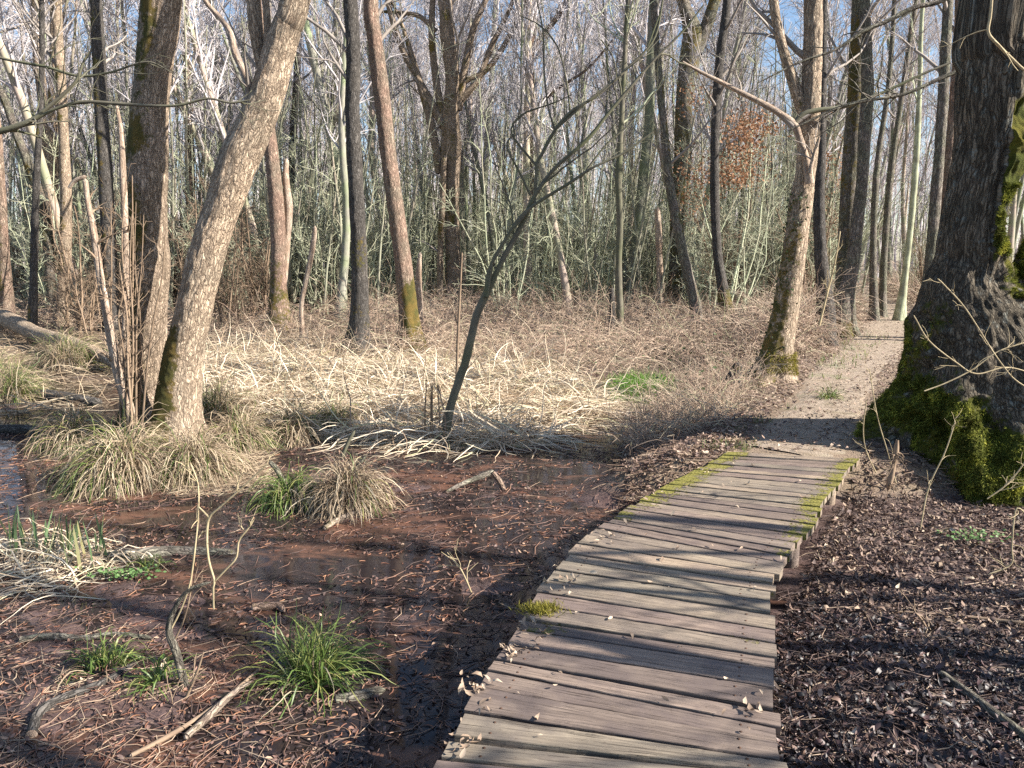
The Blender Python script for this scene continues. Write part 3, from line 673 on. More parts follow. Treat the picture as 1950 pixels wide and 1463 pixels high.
def tussock(label, px, py, rad, hgt, n, green, rng_seed, z=-0.34, width=.006, group=None, dead='sedge_dead', grn='sedge_green', droop=1.0, name='sedge_tussock', cat='sedge tussock', mound=True, loc=None):
    rng = np.random.default_rng(rng_seed); c = G(px, py, z) if loc is None else np.array(loc); c[2] = max(HP(c[0], c[1]), WATER)
    t = thing(name, label, cat, c, group)
    if mound:
        g = Geo(); hh = hgt * .35; P = np.array([[c[0], c[1], c[2] - .05 + hh * x] for x in (0, .3, .6, .85, 1, 1.02)]); R = rad * .42 * np.array([1.1, 1.05, .85, .55, .2, .01])
        trunk_geo(g, np.concatenate([P, R[:, None]], 1), 24, .02, 0, ridge=.01, lump=.05, seed=rng_seed); g.build('mound', 'bark_dark', t)
    for nm, m_, cnt, lo in (('dead_blades', dead, int(n * (1 - green)), 0), ('green_blades', grn, int(n * green), 1)):
        if cnt < 3: continue
        a = rng.uniform(0, 2 * pi, cnt); rr = rad * .4 * np.sqrt(rng.random(cnt))
        if lo: a = rng.normal(rng_seed % 6, 1.2, cnt)
        zb = c[2] + hgt * .38 * (1 - (rr / (rad * .42)) ** 2) * (1 if mound else 0)
        root = np.stack([c[0] + np.cos(a) * rr, c[1] + np.sin(a) * rr, zb], -1)
        lean = np.clip(rr / (rad * .4) * .85 + rng.normal(size=cnt) * .42 + .12, .02, 1.5)
        ln = (rad * .75 + hgt * .55) * rng.uniform(.6, 1.25, cnt)
        g = Geo(); blades(g, root, a + rng.normal(size=cnt) * .7, lean, ln, rng.uniform(.6, 1.4, cnt) * width, rng, droop, 8, kink=.11, gz=max(c[2], WATER) - .01)
        g.build(nm, m_, t)
    return t
tg = 'sedge tussocks around the leaning tree clump'
tussock('big shaggy sedge tussock hanging into the water in front of the leaning trees', 240, 915, .50, .42, 2300, .25, 3)
tussock('brown shaggy sedge tussock right of the big one below the leaning trunk', 370, 905, .44, .36, 1900, .10, 5)
tussock('sedge tussock at the left foot of the twin trees, half shaded', 150, 850, .42, .34, 1300, .25, 8)
tussock('yellowish sedge tussock right of the leaning trunk foot', 450, 850, .42, .30, 1300, .18, 12)
tussock('low sedge tussock with green tips beside the pale reeds', 560, 835, .40, .26, 1200, .35, 14)
tussock('sedge tussock with green tufts among the first pale reeds', 640, 815, .36, .26, 1000, .35, 16)
tussock('round dead sedge tussock standing alone in the swamp', 662, 962, .34, .32, 1500, .04, 18, width=.007)
tussock('low green tussock leaning on the lone dead tussock', 560, 960, .36, .22, 900, .85, 20, droop=1.4)
tussock('bright green grass tuft in the foreground mud', 585, 1290, .26, .26, 420, .93, 25, width=.006, droop=.55, name='grass_tuft', cat='grass tuft', mound=False)
tussock('small yellow green grass tuft at the lower left', 200, 1270, .20, .14, 190, .9, 26, width=.006, droop=.8, name='grass_tuft', cat='grass tuft', mound=False)
tussock('thin green grass tuft behind the bent sapling', 310, 1300, .16, .13, 110, .9, 27, width=.006, droop=.8, name='grass_tuft', cat='grass tuft', mound=False)
tussock('spiky green grass tuft beside the sunken log', 290, 1075, .14, .10, 60, .95, 28, width=.007, droop=1.1, name='grass_tuft', cat='grass tuft', mound=False)
tussock('green grass tuft on the verge left of the path', 1575, 765, .18, .16, 160, .8, 29, z=-.05, droop=.6, name='grass_tuft', cat='grass tuft', mound=False)
tussock('grass tuft far left behind the dark log', 20, 760, .5, .35, 900, .5, 31, droop=.7)
tussock('yellow green sedge tussock left of the dark log', 130, 700, .7, .4, 1400, .4, 32, droop=.8)
tussock('blue green sedge tussock on the far left edge', -20, 730, .6, .4, 900, .7, 34, droop=.7)
tussock('green sedge tussock at the left end of the pale reeds', 420, 800, .5, .35, 1000, .35, 33, droop=.8)

rng = np.random.default_rng(41)
# iris shoots
for k, (px, py, n_, lab) in enumerate([(50, 1045, 22, 'upright blue green iris shoots at the left edge'), (130, 1060, 20, 'upright blue green iris shoots, middle clump beside the dead leaves'), (175, 1075, 7, 'small iris shoots nearest the sunken log')]):
    c = G(px, py, -.34); t = thing('iris_plant', lab, 'plant', c); a = rng.uniform(0, 2 * pi, n_)
    root = c + np.stack([rng.normal(size=n_) * .09, rng.normal(size=n_) * .07, np.zeros(n_)], -1)
    g = Geo(); blades(g, root, a, np.abs(rng.normal(size=n_)) * .16 + .02, rng.uniform(.14, .36, n_), rng.uniform(.014, .022, n_), rng, .05, 6, .1); g.build('leaf_blades', 'iris', t)
    m_ = 120; a = rng.uniform(0, 2 * pi, m_); root = c + np.stack([rng.normal(size=m_) * .15, rng.normal(size=m_) * .1, np.full(m_, .02)], -1)
    g = Geo(); blades(g, root, a, rng.uniform(.5, 1.4, m_), rng.uniform(.15, .45, m_), rng.uniform(.005, .012, m_), rng, 1.2, 7, .3, .2, gz=-.35); g.build('dead_blades', 'reed', t)
# flattened pale reed band
RE = [(370, 690), (520, 655), (640, 690), (760, 690), (900, 700), (1000, 700), (1090, 735), (1160, 760), (1165, 800), (1010, 850), (850, 870), (700, 850), (600, 830), (480, 790), (385, 790)]
def reeds(poly, n, rng, ya, yb, label, lmin, lmax, w0, w1, m_='reed', hmax=.35, name='flattened_reeds', patch=None, up=0.5):
    p = scatter(poly, n, rng, ya, yb, power=1.0); n = len(p)
    if patch: p = p[n2(p[:, 0], p[:, 1], patch, 51) > rng.uniform(-.8, .3, n)]; n = len(p)
    az = np.where(rng.random(n) < .6, rng.normal(0.15, .38, n) + pi * (rng.random(n) < .5), rng.uniform(0, 2 * pi, n))
    hump = .5 + .5 * n2(p[:, 0], p[:, 1], 1.2, 52)
    root = p + np.stack([np.zeros(n), np.zeros(n), rng.random(n) ** 1.2 * hmax * hump], -1)
    lean = np.where(rng.random(n) < up * .10, rng.uniform(.2, .9, n), rng.uniform(1.2, 1.75, n))
    g = Geo(); blades(g, root, az, lean, rng.uniform(lmin, lmax, n), rng.uniform(w0, w1, n), rng, .35, 7, .3, .12, gz=np.maximum(p[:, 2], WATER) + .3 * rng.random(n) * (root[:, 2] - p[:, 2]))
    return tag(g.build(name, m_), label, 'reeds', kind='stuff')
reeds(RE, 26000, rng, 7.2, 17, 'flattened bleached reed leaves in the middle of the swamp', .3, .9, .006, .016, hmax=.36)
REL = [(-200, 640), (220, 640), (240, 720), (200, 800), (-200, 800)]
reeds(REL, 2600, rng, 8, 22, 'dry pale sedge leaves behind the dark log on the left', .3, .8, .008, .016, 'sedge_dead', .25)
REB = [(330, 600), (680, 600), (680, 690), (560, 690), (370, 700)]
reeds(REB, 3500, rng, 11, 30, 'dry grass beyond the leaning trunk', .3, .8, .010, .018, 'sedge_dead', .3, patch=.8)
REF = [(-200, 1050), (140, 1040), (190, 1090), (120, 1150), (-100, 1150)]
reeds(REF, 420, rng, 2.5, 6, 'dead straw under the iris shoots', .2, .5, .005, .010, 'reed', .1)
# lush grass patch
g = Geo(); p = scatter([(1150, 740), (1200, 722), (1280, 728), (1290, 760), (1230, 775), (1160, 772)], 2600, rng, 8, 15, power=1.0); n = len(p)
blades(g, p, rng.uniform(0, 2 * pi, n), np.abs(rng.normal(size=n)) * .5, rng.uniform(.08, .26, n), rng.uniform(.004, .009, n), rng, .6, 5)
tag(g.build('grass', 'grass_lush'), 'patch of fresh bright green grass at the water edge', 'grass', kind='stuff')
g = Geo(); p = scatter([(1330, 860), (1440, 800), (1500, 775), (1560, 800), (1420, 862)], 900, rng, 6, 12, power=1.0); d_ = dpath(p[:, 0], p[:, 1]); p = p[n2(p[:, 0], p[:, 1], 2.5, 61) > -.05]; n = len(p)
blades(g, p, rng.uniform(0, 2 * pi, n), np.abs(rng.normal(size=n)) * .8, rng.uniform(.04, .1, n), rng.uniform(.003, .006, n), rng, .6, 5)
p = scatter([(1590, 640), (1700, 640), (1600, 730), (1530, 730)], 500, rng, 8, 22, power=1.0); p = p[n2(p[:, 0], p[:, 1], 1.5, 62) > .1]; n = len(p)
blades(g, p, rng.uniform(0, 2 * pi, n), np.abs(rng.normal(size=n)) * .8, rng.uniform(.06, .14, n), rng.uniform(.006, .012, n), rng, .6, 5)
tag(g.build('grass', 'sedge_green'), 'sparse short grass along the path verge', 'grass', kind='stuff')

# ------------------------------------------------------------------ brambles
def brambles(poly, n, rng, ya, yb, label, r, lmin=.7, lmax=1.8, zup=.5, seed=0, clearpath=True, power=1.0, name='bramble_thicket', hang=.16):
    p = scatter(poly, n, rng, ya, yb, power=power)
    k = np.ones(len(p), bool)
    if clearpath: k &= dpath(p[:, 0], p[:, 1]) > .75 + .25 * rng.random(len(p))
    p = p[k]; n = len(p); hum = .45 + .55 * np.clip(.5 + 1.2 * n2(p[:, 0], p[:, 1], .55, 70 + seed), 0, 1)
    root = p + np.stack([rng.normal(size=n) * .1, rng.normal(size=n) * .1, rng.random(n) * zup * hum], -1)
    a = rng.uniform(0, 2 * pi, n); el = rng.uniform(-.1, 1.25, n)
    d = np.stack([np.cos(a) * np.cos(el), np.sin(a) * np.cos(el), np.sin(el)], -1); Ln = rng.uniform(lmin, lmax, n) * hum; Mo = 8; st = (Ln / (Mo - 1))[:, None]
    Q = np.zeros((n, Mo, 3)); Q[:, 0] = root
    for i_ in range(1, Mo):
        d = nrm(d + rng.normal(size=(n, 3)) * .2 + np.array([0, 0, -1.]) * hang); Q[:, i_] = Q[:, i_ - 1] + d * st; Q[:, i_, 2] = np.maximum(Q[:, i_, 2], p[:, 2] + .01)
    rr = r * rng.uniform(.6, 1.3, n)[:, None] * np.linspace(1, .5, Mo)[None]
    g = Geo(); g.tubes(Q, rr, 3)
    Q2, R2 = spawn(Q, rr, 3, .1, .95, (.08, .35), (30, 80), .1, 4, rng, .6, r * .35, .25, rmin=r * .45); g.tubes(Q2, R2, 3)
    return tag(g.build(name, 'bramble'), label, 'brambles', kind='stuff'), p
B1 = [(680, 600), (900, 560), (1440, 560), (1560, 600), (1640, 610), (1560, 690), (1450, 740), (1340, 720), (1290, 700), (1180, 740), (1060, 720), (960, 690), (700, 690)]
catkins(2200, BANK[:3] + [(1300, 780), (1420, 800), (1400, 865), (1300, 915)], rng, 12, 'straw_dark', 'dead stalks and twigs littering the foot of the bank', 'twig_litter', .08, .4, .0028)
_, bp = brambles(B1, 7500, rng, 10, 26, 'tangled dry bramble thicket between the reeds and the path', .0052, .6, 1.5, .55)
B2 = [(-200, 560), (300, 560), (700, 545), (1000, 540), (1450, 545), (1560, 580), (1450, 610), (1000, 620), (700, 640), (300, 640), (-200, 640)]
brambles(B2, 8500, rng, 16, 40, 'low brown bramble cover on the forest floor behind', .0065, .6, 1.6, .45, 1, power=1.4)
B3 = [(1250, 905), (1190, 850), (1240, 800), (1290, 740), (1370, 690), (1440, 740), (1400, 800), (1330, 850), (1280, 840)]
brambles(B3, 2000, rng, 7.2, 12, 'purple brown tangle of stems at the foot of the bank', .0032, .3, .8, .22, 2)
B4 = [(1560, 560), (1850, 540), (1850, 590), (1790, 600), (1660, 590), (1560, 640)]
brambles(B4, 3200, rng, 12, 45, 'dry brown undergrowth behind the path bend', .008, .8, 2.2, .6, 3, power=1.2)
B6 = [(1340, 745), (1370, 690), (1430, 640), (1450, 700), (1540, 690), (1560, 650), (1620, 610), (1590, 590), (1480, 600), (1400, 640), (1330, 690)]
_, bp6 = brambles(B6, 2200, rng, 8.5, 20, 'tall brown bramble tangle around the bank alder and the path edge', .0048, .6, 1.5, .85, 5)
g = Geo(); q6 = bp6[rng.integers(0, len(bp6), 1500)].copy(); q6[:, 2] += rng.random(len(q6)) * .8; q6[:, :2] += rng.normal(size=(len(q6), 2)) * .2
leaves(g, q6, rng.uniform(.03, .06, len(q6)), rng, 1.2, .5, .9); tag(g.build('leaf_litter', 'leaf_bank'), 'brown leaves caught in the tall bramble tangle', 'leaf litter', kind='stuff')
B5 = [(380, 640), (700, 640), (700, 700), (560, 690), (400, 720)]
brambles(B5, 900, rng, 10, 20, 'dry stems between the leaning trunk and the dark tree', .0035, .4, 1.1, .3, 4)
# dry leaves caught in the brambles
g = Geo(); q_ = bp[rng.integers(0, len(bp), 5200)].copy(); q_[:, 2] += rng.random(len(q_)) * .5; q_[:, :2] += rng.normal(size=(len(q_), 2)) * .2
leaves(g, q_, rng.uniform(.03, .06, len(q_)), rng, 1.2, .5, .9); tag(g.build('leaf_litter', 'leaf_pale'), 'dry leaves caught in the bramble thicket', 'leaf litter', kind='stuff')
g = Geo(); q_ = []
for px, py, n_ in ((1040, 585, 70), (1010, 575, 30), (990, 580, 30), (1210, 640, 20), (930, 600, 30), (1440, 590, 40), (1330, 700, 60), (1250, 690, 25), (1380, 600, 40), (1280, 735, 60)):
    c = G(px, py, .1); q_.append(c + rng.normal(size=(n_, 3)) * np.array([.35, .35, .10]) + np.array([0, 0, .25]))
q_ = np.concatenate(q_); q_ = q_[rng.random(len(q_)) < .6]; q_[:, 2] -= .1; leaves(g, q_, rng.uniform(.025, .06, len(q_)), rng, .8, .7, .4); tag(g.build('bramble_leaves', 'ivy'), 'last dark green bramble leaves among the dry stems', 'leaves', kind='stuff')

# ------------------------------------------------------------------ named trees
def crown(t, P, R, n1, rng, l1=(1.0, 2.4), m='far_twig', n2_=5, n3=4, t0=.3, t1=.98, r2=.003, name='crown', up=.35, extra=None, ang=(35, 70), k1=5, rs=.45):
    g = Geo(); Q1, R1 = spawn(P, R, n1, t0, t1, l1, ang, up, 8, rng, rs, .006, .14, bend=.05, rmin=.01)
    if extra is not None:
        for e in extra:
            Q1 = np.concatenate([Q1, cr(e, 8)[None, :, :3]]); R1 = np.concatenate([R1, cr(e, 8)[None, :, 3]])
    g.tubes(Q1, R1, k1)
    Q2, R2 = spawn(Q1, R1, n2_, .15, .98, (.35, 1.1), (30, 65), .15, 6, rng, .5, r2, .18, rmin=r2 * 1.3); g.tubes(Q2, R2, 3)
    if n3:
        Q3, R3 = spawn(Q2, R2, n3, .1, .98, (.12, .45), (25, 60), .1, 4, rng, .6, r2 * .8, .2, rmin=r2); g.tubes(Q3, R3, 3)
    return g.build(name, m, t)
def mossfn(side=None, lo=None, hi=None, amt=.6, thr=0.0):
    sv = None if side is None else np.array(side, float) / np.linalg.norm(side)
    def f(D, z, nz):
        v = np.full(z.shape, amt)
        if sv is not None: v = v * np.clip((D @ sv) * 1.2 + .25, 0, 1)
        if lo is not None: v = v * sst(hi, lo, z)
        return np.clip(v + nz * .6 * (v > .02) - thr, 0, 1.1)
    return f
def tree_px(name, label, pts, Y, matn, Yend=None, limbs=(), k=40, ds=.035, flare=.5, ridge=.006, lump=.012, seed=1, moss=None, grow=7.0, ncrown=14, fine='twig_grey', zbase=-.4, group=None, cat='tree', n2_=5, n3=3, r2=.003, cap=False, fh=.2, crown_t0=.35, limb_mat=None, crownl=(1.0, 2.4), freq=16, limbk=12):
    rng = np.random.default_rng(seed + 100)
    c = px_curve(pts, Y, Yend)      # top -> base or base -> top? base first
    b = c[0].copy(); gz = HP(b[0], b[1])
    base = b.copy(); base[2] = gz - .12
    ctrl = [base] if b[2] > gz - .05 else []
    ctrl = np.concatenate([np.array(ctrl).reshape(-1, 4), c])
    if grow:
        d = nrm(c[-1, :3] - c[-2, :3]); d = nrm(d + np.array([0, 0, .25])); p = c[-1].copy(); r0 = p[3]
        for i_ in range(1, 5):
            d = nrm(d + rng.normal(size=3) * .05 + np.array([0, 0, .08])); p = p.copy(); p[:3] += d * grow / 4; p[3] = r0 * (1 - i_ / 4.6)
            ctrl = np.concatenate([ctrl, p[None]])
    t = thing(name, label, cat, (base[0], base[1], gz), group)
    g = Geo(); P, R, pts_, D, ms = trunk_geo(g, ctrl, k, ds, flare, ridge=ridge, lump=lump, seed=seed, moss=moss, cap=cap, fh=fh, freq=freq)
    tr = g.build('trunk', matn, t)
    ex = []
    for lm in limbs:
        Yl = lm[0]; pl = px_curve(lm[1], Yl if not isinstance(Yl, tuple) else Yl[0], None if not isinstance(Yl, tuple) else Yl[1])
        g = Geo(); trunk_geo(g, pl, limbk, .05, 0, ridge=ridge * .5, lump=lump * .4, seed=seed + 5 + len(ex), moss=moss if len(lm) < 4 else None)
        g.build('limb', lm[2] if len(lm) > 2 and lm[2] else (limb_mat or matn), t)
        ex.append(pl)
    if ncrown:
        crown(t, P[None], R[None], ncrown, rng, crownl, fine, n2_, n3, crown_t0, .98, r2, extra=ex if ex else None)
    return t, (P, R, pts_, D, ms)

YL = 7.9
tree_px('alder_tree', 'upright two tone alder trunk, moss streaked, left of the leaning trunk',
        [(290, 840, 118), (282, 760, 88), (276, 700, 76), (278, 650, 70), (281, 580, 68), (281, 500, 76), (279, 450, 72), (280, 380, 70), (281, 300, 69), (284, 220, 66), (290, 150, 64), (299, 80, 65), (308, 0, 67)],
        YL + .42, 'bark_mossy', None, k=128, ds=.014, flare=.5, ridge=.010, lump=.015, seed=3, grow=6, moss=mossfn((-1, -.6, 0), amt=.68), ncrown=6, fine='twig_grey', crown_t0=.62, zbase=-.3, n2_=3, n3=2, crownl=(1.5, 3))
tree_px('alder_tree', 'thick pale alder trunk leaning to the right with a broken side limb',
        [(338, 860, 110.0), (338, 800, 81.0), (342, 740, 73.9), (349, 680, 68.6), (362, 620, 63.4), (376, 560, 62.5), (391, 500, 64.2), (404, 450, 63.4), (421, 400, 63.4), (440, 350, 68.6), (457, 300, 70.4), (480, 250, 65.1), (500, 200, 63.4), (516, 150, 59.8), (531, 100, 56.3), (546, 50, 52.8), (563, 0, 51.0)],
        YL - .15, 'bark_beige', None, k=128, ds=.014, flare=.45, ridge=.010, lump=.018, seed=5, grow=6, moss=mossfn((-1, -.25, 0), lo=.5, hi=1.6, amt=.95), ncrown=6, crown_t0=.62, n2_=3, n3=2, crownl=(1.5, 3),
        limbs=[(YL - .2, [(462, 255, 26), (472, 210, 20), (474, 165, 15), (460, 128, 13), (447, 100, 13), (438, 60, 9), (415, 30, 9), (395, 8, 8), (370, -30, 7)], 'wood_bare', 0),
               (YL, [(520, 150, 20), (512, 100, 18), (510, 60, 14), (506, 0, 13), (500, -60, 11)]),
               (YL + .05, [(505, 160, 16), (492, 90, 24), (485, 30, 26), (478, -60, 22)])])
# hole scar and stump shelf on the leaning trunk are part of its bark
tree_px('alder_tree', 'dark straight alder trunk with a green moss band, splayed foot',
        [(680, 690, 44), (683, 640, 36), (685, 600, 33), (685, 540, 30), (684, 480, 29), (680, 400, 28), (675, 300, 28), (671, 200, 27), (673, 100, 26), (667, 0, 26)],
        15, 'bark_dark', k=56, ds=.03, flare=.55, seed=7, moss=mossfn(None, lo=1.0, hi=3.0, amt=.3), ncrown=8, fh=.35, n3=2)
tree_px('alder_tree', 'reddish brown alder trunk leaning left with an orange moss patch',
        [(783, 655, 42), (778, 600, 34), (774, 560, 33), (765, 480, 31), (754, 400, 31), (747, 350, 30), (740, 300, 29), (731, 220, 30), (723, 150, 30), (713, 70, 28), (706, 0, 28)],
        15.5, 'bark_red', k=56, ds=.03, flare=.4, seed=8, moss=mossfn((.8, -.6, 0), lo=.6, hi=1.6, amt=1.0), ncrown=8, fh=.35, n3=2)
tree_px('alder_tree', 'crooked pale stem standing behind the reddish trunk foot',
        [(803, 640, 12), (800, 580, 11), (797, 530, 11), (800, 480, 6)], 16.5, 'wood_bare', k=16, grow=0, ncrown=0, flare=.2, seed=9, cap=True, cat='dead tree')
# spreading oak in the middle distance
tree_px('oak_tree', 'many limbed oak spreading fan like limbs in the middle distance',
        [(868, 600, 37.5), (865, 540, 30.0), (862, 450, 27.0), (860, 350, 28.5), (862, 280, 33.0), (858, 220, 31.5), (862, 150, 27.0), (852, 70, 27.0), (848, 0, 24.0)],
        24, 'bark_mossy', k=48, ds=.05, flare=.3, seed=12, moss=mossfn((-.5, -.6, 0), amt=.30), ncrown=12, n3=3, r2=.005, crownl=(2, 5), fh=.4,
        limbs=[(24, [(850, 250, 18.0), (815, 185, 15.0), (790, 140, 13.5), (765, 90, 12.0), (745, 30, 10.5), (735, -20, 9.0)]),
               (24, [(838, 330, 16.5), (822, 240, 15.0), (800, 160, 13.5), (770, 60, 7.5), (745, 0, 5.2)]),
               (24, [(830, 60, 9.0), (800, 32, 9.0), (765, 25, 6.8), (720, 22, 4.5)]),
               (24, [(872, 210, 16.5), (885, 130, 13.5), (900, 60, 12.0), (925, 0, 10.5), (945, -50, 9.0)]),
               (24, [(878, 190, 15.0), (912, 150, 11.2), (935, 90, 10.5), (965, 30, 8.2), (985, -20, 6.8)]),
               (24, [(885, 155, 10.5), (930, 130, 10.5), (975, 60, 9.8), (1005, -10, 9.0)]),
               (24, [(842, 330, 15.0), (846, 250, 13.5), (830, 150, 13.5), (822, 60, 12.0), (826, -30, 10.5)]),
               (23.7, [(840, 600, 13.5), (838, 500, 12.0), (842, 400, 11.2), (846, 300, 10.5)])])
tree_px('alder_tree', 'slim alder behind the oak with a peeling orange trunk',
        [(1012, 590, 13.5), (1010, 480, 12.8), (1012, 380, 12.8), (1008, 280, 13.5), (1012, 180, 13.5), (1010, 90, 13.5), (1016, 40, 13.5), (1000, 0, 7.5)], 27, 'bark_red', k=24, ds=.06, seed=13, ncrown=12, r2=.006,
        limbs=[(27, [(1012, 95, 10.5), (1040, 60, 10.5), (1070, 20, 9.0), (1090, -30, 7.5)]), (27, [(1012, 210, 7.5), (1060, 170, 6.0), (1120, 130, 4.5), (1180, 60, 3.0)])])
# dark sapling growing out of the reeds
YS = 8.0
tree_px('alder_sapling', 'slender leaning alder growing from the pale reeds, forking into dark limbs',
        [(838, 862, 22.4), (848, 820, 18.4), (858, 775, 16.3), (872, 730, 15.8), (886, 690, 15.3), (898, 640, 14.3), (908, 600, 13.8), (925, 562, 13.8), (945, 520, 10.2), (965, 480, 9.7), (982, 450, 9.2), (1000, 415, 8.7), (1012, 385, 8.2), (1032, 352, 7.6), (1062, 315, 7.1), (1119, 265, 6.6), (1160, 214, 6.1), (1200, 167, 5.6), (1245, 115, 4.6), (1300, 60, 3.6), (1340, 10, 3.1)],
        YS, 'bark_smooth', k=36, ds=.018, flare=.3, ridge=.003, lump=.007, seed=15, grow=0, ncrown=9, crown_t0=.45, crownl=(.35, 1.0), n2_=3, n3=2, fine='bark_smooth', r2=.0018, fh=.12,
        limbs=[(YS - .05, [(926, 565, 10.2), (930, 520, 7.1), (948, 480, 7.1), (968, 448, 6.6), (990, 415, 6.6), (1025, 385, 6.1), (1086, 348, 5.6), (1126, 321, 4.6), (1190, 290, 3.6), (1245, 250, 2.5)]),
               (YS, [(1018, 385, 6.6), (1021, 350, 5.6), (1022, 312, 6.1), (1030, 298, 6.1), (1052, 255, 5.6), (1086, 214, 5.6), (1139, 181, 5.1), (1195, 130, 4.6), (1245, 75, 3.6), (1262, 0, 3.1), (1268, -60, 2.5)]),
               (YS, [(1020, 314, 5.1), (1000, 290, 4.1), (978, 262, 3.6), (975, 240, 3.1), (1000, 215, 3.1), (1050, 198, 2.5), (1090, 180, 1.5)]),
               (YS, [(1010, 372, 4.6), (990, 330, 3.6), (965, 280, 3.1), (975, 258, 2.5)]),
               (YS - .1, [(1056, 245, 4.6), (1043, 200, 3.6), (1036, 130, 3.1), (1034, 60, 2.5), (1020, -10, 2.0)]),
               (YS + .1, [(1086, 214, 4.1), (1078, 150, 3.1), (1062, 90, 2.5), (1030, 50, 2.0), (990, 30, 1.5)]),
               (YS, [(1105, 340, 3.6), (1155, 275, 3.1), (1200, 235, 2.5), (1260, 160, 2.0)])])
# tree above the bank with dead white branch
YI = 10.2
tI, dI = tree_px('alder_tree', 'two tone alder on the bank beside the path with a bleached dead branch',
        [(1466, 745, 75.6), (1474, 700, 59.4), (1484, 650, 52.2), (1494, 600, 47.7), (1502, 550, 45.0), (1510, 500, 43.2), (1518, 440, 41.4), (1526, 380, 39.6), (1535, 320, 36.0), (1540, 260, 36.0), (1545, 180, 34.2), (1548, 90, 32.4), (1549, 0, 32.4)],
        YI, 'bark_beige', k=96, ds=.018, flare=.5, ridge=.009, lump=.016, seed=17, grow=7, moss=mossfn((-1, -.3, 0), lo=.4, hi=4.5, amt=.62), ncrown=10, n2_=4, n3=2, crownl=(1.2, 2.6), fh=.22,
        limbs=[(YI - .2, [(1542, 350, 16), (1536, 310, 14), (1522, 262, 13), (1511, 236, 13), (1480, 213, 12), (1450, 196, 11), (1410, 176, 9), (1370, 155, 8), (1335, 138, 6), (1300, 118, 4)], 'wood_bare', 0),
               (YI - .2, [(1512, 236, 10), (1530, 218, 9), (1560, 210, 8), (1600, 205, 7), (1640, 193, 6), (1700, 168, 5), (1760, 140, 4), (1810, 120, 3)], 'bark_smooth'),
               (YI, [(1538, 240, 22), (1512, 160, 20), (1490, 90, 18), (1475, 20, 17), (1470, -50, 15)]),
               (YI - .3, [(1542, 330, 9), (1548, 300, 6), (1556, 275, 6), (1560, 262, 4)], 'wood_bare', 0)])
g = Geo(); Pp = dI[2]; sel = (dI[3] @ np.array([-.9, -.4, 0]) > .2) & (Pp[..., 2] > .2) & (Pp[..., 2] < 2.6)
cand = Pp[sel]; q_ = cand[rng.integers(0, len(cand), 420)] + rng.normal(size=(420, 3)) * .03; leaves(g, q_, rng.uniform(.02, .042, 420), rng, 1.5, .8, .3); g.build('ivy', 'ivy', tI)
tree_px('tree_stump', 'low broken stump wrapped in red stems left of the bank alder', [(1388, 765, 34), (1392, 740, 30), (1400, 710, 22), (1408, 690, 12)], 9.6, 'bark_dark', k=32, ds=.02, grow=0, ncrown=0, seed=19, moss=mossfn(None, amt=.4), cap=True, cat='stump')
# more trees right of the middle
tree_px('alder_tree', 'thin alder curving left above a foot behind the brambles', [(1325, 590, 22), (1312, 530, 18), (1298, 470, 17), (1286, 410, 16), (1274, 340, 15), (1266, 260, 14), (1258, 180, 13), (1250, 80, 12), (1244, 0, 12)], 17, 'bark_grey', k=28, ds=.04, seed=21, moss=mossfn((1, 0, 0), amt=.4), ncrown=14, n3=3, r2=.004, crown_t0=.25)
tree_px('alder_tree', 'thin dark alder with a green foot left of the bank tree', [(1384, 600, 26), (1375, 540, 20), (1366, 480, 17), (1362, 400, 17), (1361, 300, 16), (1364, 200, 16), (1372, 100, 16), (1385, 0, 16)], 18, 'bark_dark', k=28, ds=.04, seed=22, moss=mossfn(None, lo=.3, hi=1.4, amt=.9), ncrown=12, n3=3, r2=.004, crown_t0=.3)
tree_px('oak_tree', 'broad olive mossed trunk forking behind the thin alders', [(1284, 580, 27.2), (1288, 500, 26.4), (1293, 400, 30.4), (1300, 300, 32.0), (1303, 200, 32.0), (1312, 120, 36.8), (1318, 60, 35.2), (1300, 0, 19.2)], 24, 'bark_grey', k=40, ds=.05, seed=23, moss=mossfn(None, amt=.42), ncrown=12, n3=3, r2=.005, limbs=[(24, [(1325, 100, 25.6), (1345, 50, 22.4), (1362, 0, 20.8), (1380, -50, 17.6)])])
tree_px('alder_tree', 'dark trunk close behind the bank tree', [(1572, 600, 34), (1568, 540, 26), (1562, 480, 22), (1560, 400, 20), (1562, 320, 18), (1566, 200, 14), (1568, 60, 12)], 14.5, 'bark_dark', k=28, ds=.04, seed=24, ncrown=8, n3=2)
tree_px('oak_tree', 'mossy olive trunk on the path side, behind the bank tree', [(1606, 600, 44), (1610, 520, 33), (1614, 440, 32), (1618, 360, 32), (1624, 280, 33), (1630, 180, 30), (1634, 80, 28), (1636, 0, 26)], 16.5, 'bark_grey', k=40, ds=.04, seed=25, moss=mossfn((-.6, -.5, 0), amt=.5), ncrown=10, n3=2, r2=.004)
tree_px('alder_tree', 'grey trunk crossing in front of the mossy path side trunk', [(1602, 596, 38), (1616, 540, 27), (1626, 480, 24), (1634, 410, 22), (1642, 340, 21), (1646, 260, 22), (1652, 180, 22), (1650, 90, 20), (1646, 0, 19)], 16, 'bark_grey', k=36, ds=.04, seed=26, moss=mossfn(None, lo=.1, hi=.6, amt=1.0), ncrown=12, n3=2, r2=.004)
tree_px('alder_tree', 'pole like trunk left of the path, near the mossy pair', [(1664, 590, 16), (1663, 500, 12), (1665, 400, 11), (1672, 300, 10), (1690, 180, 9), (1700, 60, 8)], 20, 'bark_grey', k=20, ds=.06, seed=27, ncrown=12, n3=2, r2=.004)
